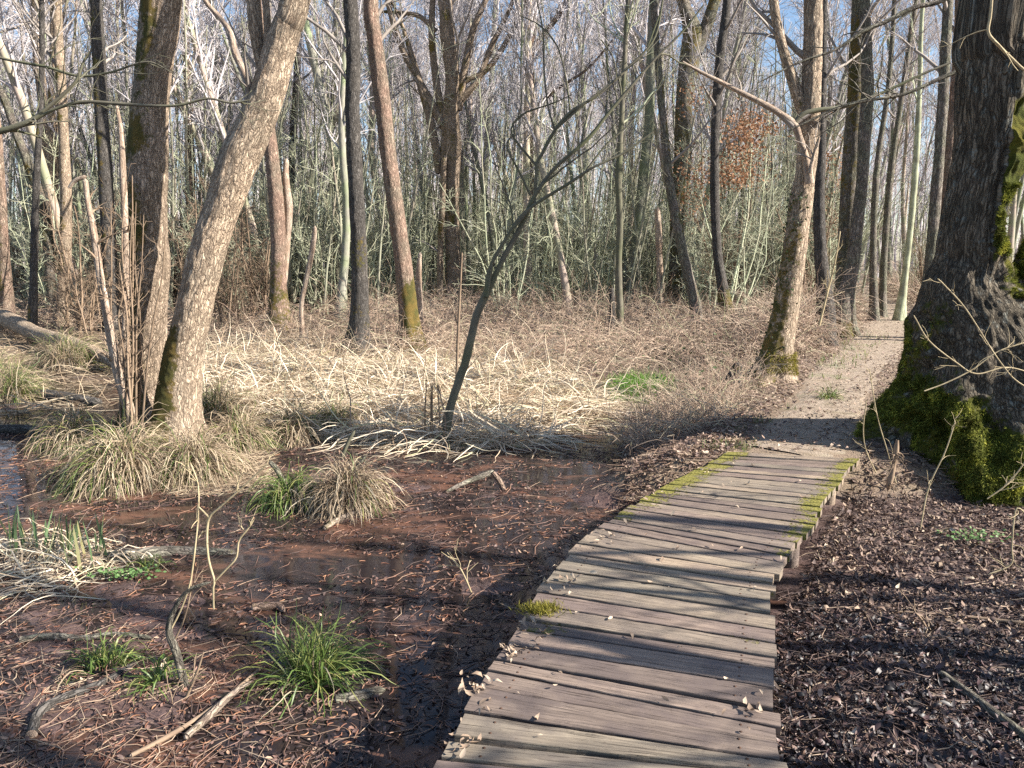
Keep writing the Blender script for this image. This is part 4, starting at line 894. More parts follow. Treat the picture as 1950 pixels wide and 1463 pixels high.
tree_px('alder_tree', 'second pole like trunk left of the path', [(1680, 590, 14), (1683, 500, 12), (1690, 400, 11), (1700, 300, 10), (1718, 180, 9), (1735, 60, 8)], 21, 'bark_grey', k=20, ds=.06, seed=28, ncrown=12, n3=2, r2=.004)
tree_px('birch_tree', 'thin greenish white birch leaning right beside the path bend', [(1716, 582, 16), (1724, 520, 11), (1733, 440, 11), (1742, 340, 11), (1748, 240, 10), (1752, 140, 8), (1755, 40, 7)], 20, 'bark_birch', k=20, ds=.06, seed=29, ncrown=14, n3=2, r2=.004, fine='thicket')
tree_px('alder_tree', 'grey trunk left of the giant mossy tree', [(1764, 570, 24), (1772, 500, 20), (1780, 400, 19), (1788, 300, 18), (1795, 200, 18), (1800, 100, 18), (1806, 0, 18)], 15, 'bark_grey', k=32, ds=.04, seed=30, ncrown=10, n3=2, r2=.004)
tree_px('alder_tree', 'reddish trunk half hidden behind the giant mossy tree', [(1782, 570, 20), (1792, 480, 17), (1802, 380, 16), (1812, 250, 16), (1824, 100, 16), (1828, 0, 16)], 15.5, 'bark_red', k=28, ds=.04, seed=31, ncrown=8, n3=2, r2=.004)
tree_px('alder_tree', 'pale pole in the thicket with a kinked green stem', [(1180, 590, 14), (1178, 500, 12), (1181, 430, 12), (1178, 340, 12), (1184, 220, 10), (1190, 100, 9)], 17, 'bark_smooth', k=20, ds=.06, seed=32, ncrown=12, n3=2, r2=.004, fine='thicket')
tree_px('tree_stump', 'short broken stub standing in the brambles', [(1166, 590, 10), (1165, 565, 10), (1166, 548, 8)], 18, 'bark_dark', k=16, ds=.03, grow=0, ncrown=0, seed=33, cap=True, cat='stump')
tree_px('dead_tree', 'snapped trunk with pale splintered top in the thicket', [(1258, 580, 14), (1256, 500, 12), (1254, 440, 12), (1252, 395, 10)], 22, 'wood_bare', k=16, ds=.05, grow=0, ncrown=0, seed=34, cap=True, cat='dead tree')
# left background trees
tree_px('alder_tree', 'leaning brown trunk with a dark broken stub, between the leaning alder and the dark trunk', [(532, 595, 38), (530, 540, 30), (530, 470, 28), (527, 400, 28), (521, 330, 26), (514, 260, 22), (506, 180, 18), (498, 80, 16)], 18, 'bark_red', k=36, ds=.04, seed=36, moss=mossfn(None, lo=.2, hi=4, amt=.45), ncrown=10, n3=2, r2=.004)
tree_px('dead_tree', 'splintered pale stump beside the leaning brown trunk', [(536, 590, 12), (545, 480, 12), (550, 400, 14), (546, 360, 13), (544, 330, 11), (546, 302, 8)], 18.2, 'wood_bare', k=16, ds=.04, grow=0, ncrown=0, seed=37, cap=True, cat='dead tree')
tree_px('dead_tree', 'pale broken snag left of the dark trunk', [(574, 585, 8), (582, 540, 9), (592, 490, 10), (598, 450, 9), (600, 430, 6)], 17, 'wood_bare', k=16, ds=.04, grow=0, ncrown=0, seed=38, cap=True, cat='dead tree')
LB = [('sunlit brown pole trunk at the far left edge', [(14, 590, 26), (8, 500, 20), (3, 400, 18), (-4, 280, 16)], 19, 'bark_red'),
      ('slim dark trunk with a bare foot on the left', [(62, 630, 18), (64, 540, 14), (66, 450, 13), (70, 330, 12), (78, 200, 10), (80, 60, 9)], 17, 'bark_dark'),
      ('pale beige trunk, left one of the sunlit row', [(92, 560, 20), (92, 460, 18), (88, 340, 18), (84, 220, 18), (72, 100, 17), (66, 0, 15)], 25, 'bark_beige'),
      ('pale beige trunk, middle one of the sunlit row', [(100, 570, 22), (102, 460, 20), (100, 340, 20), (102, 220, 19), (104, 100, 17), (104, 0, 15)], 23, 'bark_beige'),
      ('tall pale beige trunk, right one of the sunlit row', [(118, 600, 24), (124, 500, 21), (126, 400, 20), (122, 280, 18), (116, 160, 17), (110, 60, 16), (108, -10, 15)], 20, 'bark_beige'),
      ('straight dark grey trunk behind the white snag', [(210, 600, 30), (208, 500, 26), (204, 400, 25), (199, 300, 24), (192, 200, 23), (188, 100, 22), (182, 0, 21)], 19, 'bark_dark'),
      ('brown trunk rising behind the upright alder', [(366, 560, 18), (364, 460, 17), (362, 340, 17), (360, 240, 16), (356, 120, 13), (352, 0, 11)], 25, 'bark_red'),
      ('curving twin stemmed trunk left of the dark alder', [(640, 590, 16), (638, 480, 16), (640, 360, 15), (637, 240, 15), (640, 120, 15), (640, 0, 12)], 26, 'bark_grey'),
      ('dark bent trunk right of the leaning alder', [(548, 560, 12), (552, 430, 12), (556, 300, 13), (562, 200, 13), (568, 100, 11), (570, 0, 9)], 26, 'bark_dark'),
      ('leaning trunk crossing the sky at the far left', [(86, 420, 18), (60, 330, 16), (30, 250, 14), (4, 180, 13), (-30, 120, 12)], 22, 'bark_grey')]
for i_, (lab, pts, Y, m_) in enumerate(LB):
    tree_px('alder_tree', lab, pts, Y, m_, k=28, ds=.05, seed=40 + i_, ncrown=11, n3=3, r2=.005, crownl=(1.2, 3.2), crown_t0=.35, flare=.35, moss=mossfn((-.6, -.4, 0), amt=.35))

# ------------------------------------------------------------------ the giant mossy tree on the right
rng = np.random.default_rng(55)
YB = 6.75
base = G(1862, 905, -.2); base = np.array([AT(1872, 900, YB)[0], YB, -.3])
gt = thing('oak_tree', 'giant dark oak with a swollen moss covered foot at the right edge', 'tree', (base[0], base[1], -.2))
ctrl = px_curve([(1880, 1000, 400), (1876, 940, 410), (1872, 880, 420), (1868, 820, 372), (1866, 760, 318), (1862, 700, 262), (1855, 640, 226), (1845, 590, 190), (1838, 545, 142), (1844, 500, 116), (1848, 443, 108), (1862, 370, 106), (1876, 300, 106), (1886, 200, 118), (1896, 100, 128), (1905, 0, 138)], YB)
top = ctrl[-1].copy(); top[:3] += (0.3, .1, 3.5); top[3] *= .75; ctrl = np.concatenate([ctrl, top[None]])
def giant_moss(D, z, nz):
    low = sst(1.9, 1.0, z); side = np.clip(-(D @ np.array([1, .1, 0])) * 1.1 + .1, 0, 1)
    a_ = low * np.clip(.02 + .55 * side * sst(.0, .5, z) + .6 * sst(.55, .15, z) * (D @ np.array([.3, -.95, 0]) > .1), 0, 1)
    return np.clip(a_ + nz * .9 * low + (.38 + nz) * 1.1 * (D @ np.array([.9, -.2, 0]) > .3) * (z > 1.2), 0, 1.1)
g = Geo()
n_ = 460; C = cr(ctrl, n_); P, R = C[:, :3], C[:, 3]; kk = 260; th = np.linspace(0, 2 * pi, kk, endpoint=False)
T = nrm(np.gradient(P, axis=0)); ref = np.array([0, 1., 0]); U = nrm(ref - T * (T @ ref)[:, None]); V = np.cross(T, U)
D = nrm(U[:, None] * np.cos(th)[None, :, None] + V[:, None] * np.sin(th)[None, :, None])
h = P[:, 2][:, None]; hn = sst(1.5, 0.0, h)
lobes = .13 * np.sin(5 * th[None] + .8 + h * .8) + .10 * np.sin(8 * th[None] + 2.0 - h) + .07 * np.sin(13 * th[None] + h * 3)
co = np.stack([R[:, None] * np.cos(th), R[:, None] * np.sin(th), np.broadcast_to(np.linspace(0, 5.5, n_)[:, None], (n_, kk))], -1)
nz = fbm(co * 2.2, 3, 77)
ms = giant_moss(D, np.broadcast_to(h, (n_, kk)), fbm(co * 2.6 + 4, 3, 80))
big = fbm(co * np.array([2.2, 2.2, 2.0]), 3, 81) * .13 * (.25 + hn) + fbm(co * 6, 2, 82) * .045 * (.4 + hn)
bl = (1 - np.abs(fbm(co * 6.5, 3, 83)) * 2.4) * .08 * np.clip(ms, 0, 1)
rid = (1 - np.abs(fbm(co * np.array([13, 13, 3.0]), 3, 84)) * 2.2) * .02 * (1 - np.clip(ms, 0, 1) * .8)
squash = 1 - .18 * hn * (D @ np.array([0, -1., 0]) > 0) * (D @ np.array([0, -1., 0]))
but = 0
for th0, am, wd_ in ((1.45, .20, .20), (2.0, .16, .15), (2.5, .26, .14), (2.95, .30, .13), (3.35, .24, .12), (3.75, .30, .15), (4.3, .25, .2)):
    dd = th[None] - th0 + .12 * np.sin(h * 5 + th0 * 7); but = but + am * np.exp(-(dd / wd_) ** 2) * sst(1.0, -.1, h + .12 * np.sin(th0 * 9))
ms = np.clip(ms + but * 2.6 * (.25 + 2.2 * fbm(co * 3.2, 3, 88)), 0, 1.1)
rr = R[:, None] * (1 + lobes * hn * .45) * (1 - .06 * hn) + but * .75 + big + bl * 1.5 + rid
pts = P[:, None] + D * rr[..., None]
i = np.arange(n_ - 1)[:, None] * kk; j = np.arange(kk)[None]
g.add(pts, np.stack([i + j, i + (j + 1) % kk, i + kk + (j + 1) % kk, i + kk + j], -1), None, co, ms)
gmoss_pts = [pts.reshape(-1, 3)]; gmoss_D = [D.reshape(-1, 3)]; gmoss_m = [ms.reshape(-1)]
g.build('trunk', 'bark_oak', gt)
g = Geo(); st2 = px_curve([(1880, 800, 130, YB - .1), (1912, 700, 130, YB), (1945, 620, 125, YB), (1985, 540, 120, YB + .1), (2030, 430, 112, YB + .1), (2075, 300, 105, YB + .2), (2130, 100, 95, YB + .3), (2180, -100, 80, YB + .4)], YB)
o_ = trunk_geo(g, st2, 120, .02, 0, ridge=.016, lump=.045, seed=61, moss=lambda D, z, nz: np.clip(.35 + nz + .4 * (D @ np.array([-1., 0, .3])), 0, 1) * sst(3.0, 1.0, z), freq=13)
gmoss_pts.append(o_[2].reshape(-1, 3)); gmoss_D.append(o_[3].reshape(-1, 3)); gmoss_m.append(o_[4].reshape(-1))
g.build('stem', 'bark_oak', gt)
gp, gD, gm = np.concatenate(gmoss_pts), np.concatenate(gmoss_D), np.concatenate(gmoss_m)
sel = np.nonzero((gm > .45 + .5 * RNG.random(len(gm))) & (gD[:, 1] < .35) & (gp[:, 2] > -.4) & (gp[:, 2] < 2.2))[0]
pk = sel[rng.integers(0, len(sel), 90000)]
c_ = gp[pk] + rng.normal(size=(len(pk), 3)) * .008; d_ = nrm(gD[pk] + rng.normal(size=(len(pk), 3)) * .55 + np.array([0, 0, -.15]))
ln = rng.uniform(.012, .040, len(pk))[:, None]; sdv = nrm(np.cross(d_, rng.normal(size=(len(pk), 3))))
v = np.stack([c_ - sdv * .0035, c_ + sdv * .0035, c_ + d_ * ln], 1); g = Geo(); g.add(v, None, np.arange(len(pk) * 3).reshape(-1, 3)); g.build('moss', 'moss_fuzz', gt)
# crown limbs above the frame
Pt = P[None, ::20]; Rt = R[None, ::20]
crown(gt, Pt, Rt, 7, rng, (2.5, 4.0), 'bark_grey', 4, 3, .93, .99, .004, 'crown', .6, ang=(30, 60), rs=.35)

# moss clump and fern-yellow patch at the foot of the bank tree, as its moss
Pb = dI[2]; sel = (Pb[..., 2] < .35) & (dI[3] @ np.array([.4, -.9, 0]) > .2); cd = Pb[sel]; Dd = dI[3][sel]
k_ = rng.integers(0, len(cd), 6000); c_ = cd[k_] + rng.normal(size=(6000, 3)) * .02; d_ = nrm(Dd[k_] + rng.normal(size=(6000, 3)) * .6); sdv = nrm(np.cross(d_, rng.normal(size=(6000, 3))))
keep = n2(c_[:, 0], c_[:, 2], 6, 91) > -.1; c_, d_, sdv = c_[keep], d_[keep], sdv[keep]
v = np.stack([c_ - sdv * .004, c_ + sdv * .004, c_ + d_ * .035], 1); g = Geo(); g.add(v, None, np.arange(len(c_) * 3).reshape(-1, 3)); g.build('moss', 'moss_yellow', tI)

# ------------------------------------------------------------------ dead snags, stems around the left clump
rng = np.random.default_rng(66)
def stick(name, label, cat, pts, Y, m_, k=10, twigs=0, world=None, parts='stem', cap=True, r2=.002, tl=(.1, .35), seed=0, lump=.004, tm=None):
    c = px_curve(pts, Y) if world is None else np.array(world, float)
    if Y < 6.1 and m_ == 'twig_pale': c[:, 3] *= .62
    g = Geo(); P, R, *_ = trunk_geo(g, c, k, .02, 0, ridge=.001, lump=lump, seed=seed, cap=cap)
    if tm or not twigs: t = thing(name, label, cat, c[0, :3]) if tm else tag(g.build(name, m_, loc=c[0, :3]), label, cat)
    if tm: g.build(parts, m_, t); g = Geo()
    if twigs:
        Q, RR = spawn(P[None], R[None], twigs, .15, .98, tl, (25, 65), .25, 6, rng, .5, r2, .16, rmin=r2 * 1.2); g.tubes(Q, RR, 4)
        Q, RR = spawn(Q, RR, 2, .3, .98, (.05, .15), (25, 60), .1, 4, rng, .6, r2 * .8, .16, rmin=r2); g.tubes(Q, RR, 3)
        if tm: g.build('twigs', tm, t)
        else: t = tag(g.build(name, m_, loc=c[0, :3]), label, cat)
    return t
stick('dead_tree', 'white barked snag with a snapped top left of the upright alder', 'dead tree', [(252, 800, 20), (228, 720, 20), (214, 650, 19), (204, 600, 16), (190, 520, 14), (178, 440, 12), (168, 390, 11), (162, 340, 10)], 7.6, 'wood_bare', 14, 8, tl=(.2, .6), tm='twig_brown', seed=2, lump=.008)
stick('dead_tree', 'broken crosspiece branch caught on top of the white snag', 'dead branch', [(132, 358, 7), (142, 345, 9), (158, 338, 8), (166, 336, 7)], 7.6, 'wood_bare', 10)
stick('dead_tree', 'bare pale strip of stem standing against the upright alder', 'dead tree', [(246, 760, 16), (240, 640, 14), (240, 520, 13), (238, 420, 12), (234, 330, 12), (230, 250, 9), (222, 200, 5)], 7.75, 'wood_bare', 14, 4, tm='twig_brown', seed=3)
for i_ in range(11):
    x0 = 232 + i_ * 4 + rng.uniform(-4, 4); x1 = x0 - 30 + i_ * 5 + rng.uniform(-25, 25); yt = rng.uniform(330, 560)
    g = Geo()
    stick('shoot', 'thin brown shoot in the bundle growing beside the upright alder', 'shoot', [(x0, 810, 5), ((x0 * 2 + x1) / 3 + rng.uniform(-6, 8), 700, 4), ((x0 + x1) / 2 + rng.uniform(-9, 7), 610, 3.4), ((x0 + x1 * 3) / 4 + rng.uniform(-9, 9), (610 + yt) / 2, 2.6), (x1, yt, 1.6)], 7.55 + rng.uniform(-.15, .25), 'twig_brown', 8, 12, seed=i_, tl=(.15, .5))['group'] = 'brown shoots beside the upright alder'
stick('overhanging_branch', 'long greenish branch reaching in from the left edge, forked', 'branch', [(-60, 262, 13), (0, 250, 12), (35, 240, 11), (62, 228, 9), (80, 214, 7), (120, 180, 6), (146, 152, 5), (158, 120, 4), (172, 96, 2)], 5.2, 'bark_smooth', 12, 12, tl=(.2, .8), seed=4)
stick('overhanging_branch', 'thin side branch running right in front of both alders', 'branch', [(62, 230, 7), (100, 210, 6), (140, 197, 6), (170, 194, 6), (230, 198, 6), (300, 202, 5), (345, 200, 5), (395, 188, 4), (440, 196, 4), (480, 190, 2)], 5.2, 'bark_smooth', 10, 12, tl=(.15, .6), seed=5)
stick('overhanging_branch', 'thin twiggy branch above the forked one at the left edge', 'branch', [(-40, 100, 6), (20, 115, 5), (90, 128, 5), (150, 145, 5), (210, 138, 4), (280, 118, 3), (330, 140, 2)], 5.6, 'bark_smooth', 8, 12, tl=(.2, .7), seed=6)
stick('overhanging_branch', 'long twig fan reaching left from the giant tree', 'branch', [(1870, -40, 12), (1790, 2, 10), (1740, 15, 9), (1690, 40, 8), (1640, 62, 7), (1590, 95, 5), (1520, 120, 4), (1440, 160, 2)], 8.2, 'bark_grey', 10, 16, tl=(.3, 1.2), seed=7)
stick('overhanging_branch', 'second long twig fan under the first, left of the giant tree', 'branch', [(1840, 130, 7), (1790, 150, 7), (1720, 180, 6), (1650, 192, 6), (1590, 208, 5), (1500, 250, 3)], 8.0, 'bark_grey', 10, 14, tl=(.3, 1.0), seed=8)
stick('overhanging_branch', 'yellowish curved branch in front of the giant trunk at the top right', 'branch', [(1890, -20, 8), (1886, 30, 8), (1882, 62, 9), (1900, 85, 9), (1925, 110, 9), (1960, 140, 8), (2020, 170, 8)], 4.6, 'twig_pale', 10, 5, tl=(.1, .3), seed=9)
# thin shoots in front of the giant tree
for i_, (lab, pts, Y) in enumerate([
    ('long pale shoot crossing the mossy foot diagonally', [(2050, 780, 4), (1950, 735, 4), (1905, 690, 4), (1840, 590, 3), (1800, 545, 3), (1785, 530, 2)], 4.6),
    ('pale shoot rising left over the mossy foot', [(1990, 720, 4), (1920, 700, 4), (1860, 712, 4), (1820, 690, 4), (1770, 650, 3), (1745, 610, 3), (1740, 600, 2)], 4.7),
    ('flat pale shoot running right over the mossy foot', [(1760, 745, 3), (1800, 730, 4), (1850, 705, 4), (1900, 670, 4), (1960, 650, 4)], 4.7),
    ('forked shoot standing in the litter before the mossy foot', [(1752, 1010, 4), (1768, 930, 4), (1800, 860, 3), (1820, 800, 2)], 5.2),
    ('thin upright shoot left of the mossy foot', [(1706, 920, 4), (1690, 860, 3), (1670, 790, 3), (1655, 700, 2)], 5.9),
    ('thin upright shoot at the left edge of the mossy foot', [(1668, 900, 4), (1650, 860, 3), (1644, 820, 3), (1650, 760, 2)], 6.0),
    ('thin hooked twig hanging at the right edge', [(1960, 985, 4), (1935, 970, 3), (1927, 1040, 3), (1925, 1075, 3), (1880, 1095, 2)], 4.4),
    ('straight twig leaning right over the litter', [(1880, 950, 3), (1920, 920, 3), (1960, 870, 3)], 4.6)]):
    stick('shoot', lab, 'shoot', pts, Y, 'twig_pale', 8, 6, r2=.0012, tl=(.06, .22), seed=20 + i_, lump=.001)
stick('fallen_branch', 'fragile brown rotten bark strip hanging at the mossy foot', 'bark strip', [(1709, 838, 5), (1706, 860, 10), (1702, 885, 8), (1696, 910, 11), (1690, 935, 6)], 5.75, 'twig_brown', 12, 22, tl=(.03, .1), seed=31, lump=.01)

# ------------------------------------------------------------------ logs, sticks and the bent sapling in the foreground
def glog(name, label, pts, m_='bark_log', zoff=.3, k=24, seed=0, z=-.34, cat='log'):
    c = []
    for px, py, wpx in pts:
        q = G(px, py, z); r = wpx * .5 / FPX * depth(q); q[2] = max(HP(q[0], q[1]), WATER) + r * zoff; c.append([*q, r])
    c = np.array(c); t0 = c[0].copy(); t0[3] *= .05; t1 = c[-1].copy(); t1[3] *= .05
    d = nrm(c[1, :3] - c[0, :3]); t0[:3] -= d * .004; t1[:3] += nrm(c[-1, :3] - c[-2, :3]) * .004
    t = thing(name, label, cat, c[0, :3]); g = Geo(); trunk_geo(g, c, k, .02 if len(c) < 9 else .03, 0, ridge=.005, lump=.008, seed=seed, cap=True, moss=mossfn((0, 0, 1), amt=.15)); g.build('bark', m_, t)
    g = Geo(); P = c[0, :3]; a = np.linspace(0, 2 * pi, 16, endpoint=False); U = nrm(np.cross(d, [0, 0, 1.])); V = np.cross(d, U)
    rim = P + (U * np.cos(a)[:, None] + V * np.sin(a)[:, None]) * c[0, 3] * 1.02; g.add(np.concatenate([rim, (P - d * .01)[None]]), None, [[16, (x + 1) % 16, x] for x in range(16)]); g.build('cut_end', 'wood_bare', t)
    return t
glog('fallen_log', 'thick fallen trunk lying at the left edge', [(-120, 608, 26), (0, 636, 32), (70, 654, 28), (130, 668, 26), (190, 684, 22), (235, 700, 16)], 'bark_beige', zoff=2.1, seed=1, z=-.2)
glog('fallen_log', 'dark log half sunk left of the twin trees', [(45, 752, 20), (80, 758, 24), (130, 765, 24), (190, 772, 18)], 'bark_dark', .6, seed=2)
glog('fallen_log', 'short dark log lying in the water at the left edge', [(-30, 822, 18), (30, 822, 20), (90, 824, 18)], 'bark_dark', .5, seed=3)
glog('fallen_log', 'thin sunlit log far left behind the slim dark trunk', [(20, 575, 7), (60, 570, 8), (110, 566, 8), (150, 564, 6)], zoff=4, seed=4, z=-.1)
glog('fallen_log', 'pale thin trunk lying slanted in the left background', [(62, 565, 7), (90, 575, 7), (110, 586, 6), (150, 590, 5)], zoff=3, seed=5, z=-.1)
glog('fallen_log', 'pale broken trunk lying among dry stems in the left middle', [(420, 566, 8), (450, 570, 12), (480, 572, 12), (500, 576, 8)], zoff=3, seed=6, z=-.1)
glog('fallen_log', 'straight thin trunk lying behind the dark alder', [(548, 548, 4), (600, 554, 5), (660, 560, 5), (720, 566, 4)], 'wood_bare', 5, seed=7, z=-.05)
glog('fallen_log', 'half sunk grey brown log across the mud by the iris shoots', [(60, 1075, 22), (150, 1070, 24), (240, 1060, 26), (310, 1052, 26), (380, 1050, 20), (450, 1052, 12)], 'bark_grey', .15, seed=8)
glog('fallen_branch', 'thin branch lying in the mud at the left edge', [(40, 1218, 12), (100, 1215, 13), (160, 1215, 12), (215, 1210, 10), (290, 1216, 9)], 'bark_grey', .5, seed=9, cat='branch')
glog('fallen_branch', 'short orange brown stick lying in the mud', [(482, 1160, 14), (505, 1158, 16), (530, 1156, 15), (542, 1166, 10)], 'bark_red', .8, seed=10, cat='stick')
glog('fallen_branch', 'pale stick lying before the lone tussock', [(618, 1008, 7), (640, 995, 10), (670, 982, 10), (705, 968, 8)], 'bark_log', 1.2, seed=11, cat='stick')
glog('fallen_branch', 'slanting grey stick reaching out of the water', [(850, 938, 5), (880, 925, 8), (915, 912, 9), (940, 902, 9)], 'bark_grey', 1.5, seed=12, cat='stick')
glog('fallen_branch', 'straight branch across the litter on the right', [(1700, 1190, 4), (1780, 1196, 5), (1860, 1205, 6), (1960, 1218, 7)], 'twig_brown', 2, seed=13, cat='stick')
glog('fallen_branch', 'mossy branch lying diagonally at the lower right', [(1790, 1310, 14), (1840, 1345, 16), (1900, 1390, 18), (1970, 1440, 20)], 'bark_grey', .8, seed=14, cat='branch')
glog('fallen_branch', 'grey wood slab in the mud beside the green tuft', [(640, 1330, 18), (690, 1322, 22), (735, 1310, 16)], 'bark_grey', .2, seed=15, cat='stick')
glog('fallen_branch', 'pale stick pointing at the bent sapling foot', [(355, 1410, 12), (400, 1370, 13), (440, 1330, 11), (480, 1300, 8)], 'bark_log', 2.0, seed=16, cat='stick')
glog('fallen_branch', 'dark rotten branch at the lower left corner', [(60, 1400, 20), (75, 1360, 20), (120, 1330, 18), (200, 1300, 14), (260, 1260, 9)], 'bark_dark', .6, seed=17, cat='branch')
glog('fallen_branch', 'long thin stick running down to the bottom edge left of centre', [(250, 1440, 7), (330, 1400, 8), (420, 1340, 7), (500, 1270, 5)], 'twig_brown', 2, seed=18, cat='stick')
stick('broken_stick', 'dark broken stub poking up from the grey stick', 'stick', [(938, 900, 10), (950, 915, 11), (958, 930, 10), (966, 945, 8)], 6.35, 'bark_red', 10, 0, seed=41, lump=.004)
stick('broken_stick', 'grey stub leaning beside the low green tussock', 'stick', [(548, 935, 10), (538, 915, 10), (526, 893, 10), (512, 878, 8)], 6.3, 'bark_grey', 10, 0, seed=42)
stick('broken_stick', 'pale stick standing at a slant above the lone tussock', 'stick', [(652, 868, 7), (664, 840, 7), (676, 820, 5)], 7.4, 'bark_smooth', 8, 0, seed=43)
stick('broken_stick', 'greyish stick stuck in the lone tussock', 'stick', [(655, 925, 6), (675, 895, 8), (698, 868, 6)], 6.1, 'bark_grey', 8, 0, seed=44)
YF = 3.3
bs = stick('bent_sapling', 'bent brown sapling rising from the mud in the foreground left', 'sapling', [(372, 1395, 17), (360, 1340, 16), (348, 1290, 15), (335, 1240, 14), (322, 1205, 13), (328, 1170, 10), (348, 1135, 8), (372, 1118, 7), (405, 1108, 5)], YF, 'bark_grey', 14, 0, seed=45, lump=.003)
stick('shoot', 'pale forked shoot hanging over the mud beside the bent sapling', 'shoot', [(407, 1160, 5), (406, 1120, 6), (408, 1105, 6), (398, 1070, 7), (394, 1030, 7), (398, 988, 7), (420, 965, 5), (460, 930, 4), (512, 882, 3)], YF, 'twig_pale', 10, 3, tl=(.08, .2), seed=46, lump=.001)
stick('shoot', 'pale side shoot bending right from the forked one', 'shoot', [(410, 1106, 5), (430, 1085, 4), (450, 1062, 4), (455, 1030, 4), (470, 1010, 3), (485, 988, 2)], YF, 'twig_pale', 8, 2, tl=(.06, .15), seed=47, lump=.001)
stick('shoot', 'short pale shoot tip pointing left', 'shoot', [(398, 986, 4), (388, 975, 3), (374, 962, 3)], YF, 'twig_pale', 8, 0, seed=48, lump=.001)
stick('shoot', 'thin yellow shoot rising from the elbow of the bent sapling', 'shoot', [(325, 1200, 4), (345, 1160, 4), (362, 1110, 4), (372, 1040, 4), (378, 970, 3), (376, 920, 3), (362, 880, 2)], YF, 'twig_pale', 8, 4, tl=(.05, .2), seed=49, lump=.001)
stick('shoot', 'second thin shoot beside the bent sapling', 'shoot', [(330, 1225, 4), (350, 1180, 3), (362, 1130, 3), (368, 1060, 3), (380, 985, 2)], YF + .05, 'twig_brown', 8, 3, tl=(.05, .2), seed=50, lump=.001)
stick('shoot', 'brown shoots crossing at the foot of the bent sapling', 'shoot', [(330, 1400, 7), (350, 1340, 6), (375, 1280, 5), (388, 1240, 3)], YF - .1, 'twig_brown', 8, 5, tl=(.1, .3), seed=51)
stick('shoot', 'small forked twig standing in the litter near the right bottom', 'shoot', [(1770, 1225, 5), (1765, 1200, 5), (1755, 1180, 4), (1742, 1165, 3)], 3.7, 'twig_brown', 8, 3, tl=(.05, .15), seed=52)
stick('shoot', 'curved twig standing in the mud left of the boardwalk', 'shoot', [(900, 1135, 5), (890, 1110, 5), (875, 1080, 4), (860, 1065, 3)], 4.3, 'twig_pale', 8, 4, tl=(.08, .25), seed=53)
stick('shoot', 'tall dark twig rising beside the leaning alder in the reeds', 'shoot', [(868, 760, 6), (870, 700, 5), (872, 640, 5), (876, 560, 4), (880, 480, 3)], 8.5, 'twig_brown', 8, 6, tl=(.15, .5), seed=54)
for i_ in range(5):
    x0 = 812 + i_ * 8; stick('shoot', 'thin dark twig standing at the foot of the leaning alder', 'shoot', [(x0, 860, 3), (x0 + rng.uniform(-8, 4), 800, 3), (x0 + rng.uniform(-14, 4), 730, 2)], 7.9, 'twig_brown', 6, 3, tl=(.08, .25), seed=60 + i_)['group'] = 'dark twigs at the foot of the leaning alder'
stick('sapling', 'thin pale sapling in front of the dark trunk behind the bank tree', 'sapling', [(1560, 620, 5), (1575, 560, 4), (1590, 500, 3), (1600, 440, 3)], 12, 'twig_pale', 8, 8, tl=(.2, .6), seed=70)
# low herb by the sunken log
c0 = G(240, 1100, -.34); t = thing('herb', 'small pale green herb creeping beside the sunken log', 'plant', c0)
g = Geo(); q_ = c0 + np.stack([rng.normal(size=170) * .11, rng.normal(size=170) * .035, rng.uniform(.01, .06, 170)], -1); leaves(g, q_, .022, rng, .5, .9, .2); g.build('leaves', 'herb', t)
c0 = G(1850, 1025, -.25); t = thing('herb', 'low dark green herb in the litter below the mossy foot', 'plant', c0)
g = Geo(); q_ = c0 + np.stack([rng.normal(size=120) * .10, rng.normal(size=120) * .05, rng.uniform(.01, .05, 120)], -1); leaves(g, q_, .022, rng, .5, .9, .2); g.build('leaves', 'herb', t)
# moss clump with leaves on the boardwalk edge
c0 = G(1030, 1163, 0.0); t = thing('moss_tuft', 'bright moss and fern tuft on the left edge of the boardwalk', 'moss', c0); n_ = 700
root = c0 + np.stack([rng.normal(size=n_) * .045, rng.normal(size=n_) * .03, np.full(n_, .002)], -1); g = Geo(); blades(g, root, rng.uniform(0, 2 * pi, n_), rng.uniform(.1, 1.3, n_), rng.uniform(.02, .045, n_), rng.uniform(.002, .004, n_), rng, .3, 4); g.build('tuft', 'moss_yellow', t)

# ------------------------------------------------------------------ off-frame trees on the right that throw the streaks over the boardwalk
def shadow_tree(x, y, r, lean, seed, label, n=10):
    rng = np.random.default_rng(seed); gz = HP(x, y); P = [[x, y, gz - .1, r * 1.3]]; p = np.array([x, y, gz, r]); d = np.array([lean[0], lean[1], 1.])
    for i_ in range(9): p = p.copy(); p[:3] += nrm(d) * 1.3; d = d + rng.normal(size=3) * .08; p[3] = r * (1 - i_ / 10); P.append(p)
    t = thing('alder_tree', label, 'tree', (x, y, gz)); g = Geo(); A, B, *_ = trunk_geo(g, np.array(P), 32, .06, .3, seed=seed); g.build('trunk', 'bark_grey', t)
    crown(t, A[None], B[None], n, rng, (1.2, 3.0), 'far_twig', 4, 2, .12, .9, .004, ang=(25, 60), rs=.5)
shadow_tree(3.5, 1.95, .028, (.06, .05), 206, 'thin young alder just right of the litter ground, outside the picture', 12)
shadow_tree(4.7, 2.5, .03, (-.04, .08), 207, 'young alder with low limbs outside the picture on the right', 12)
shadow_tree(6.3, 3.4, .04, (.02, -.08), 208, 'young alder beyond the litter ground outside the picture', 12)
shadow_tree(4.4, 1.55, .075, (.05, .10), 201, 'alder just right of the boardwalk start, its shadow falls over the planks', 9)
shadow_tree(6.4, 1.95, .06, (-.05, .16), 202, 'thin alder right of the litter ground beyond the frame', 5)
shadow_tree(8.2, 2.5, .09, (.03, .10), 203, 'alder farther right beyond the frame', 6)
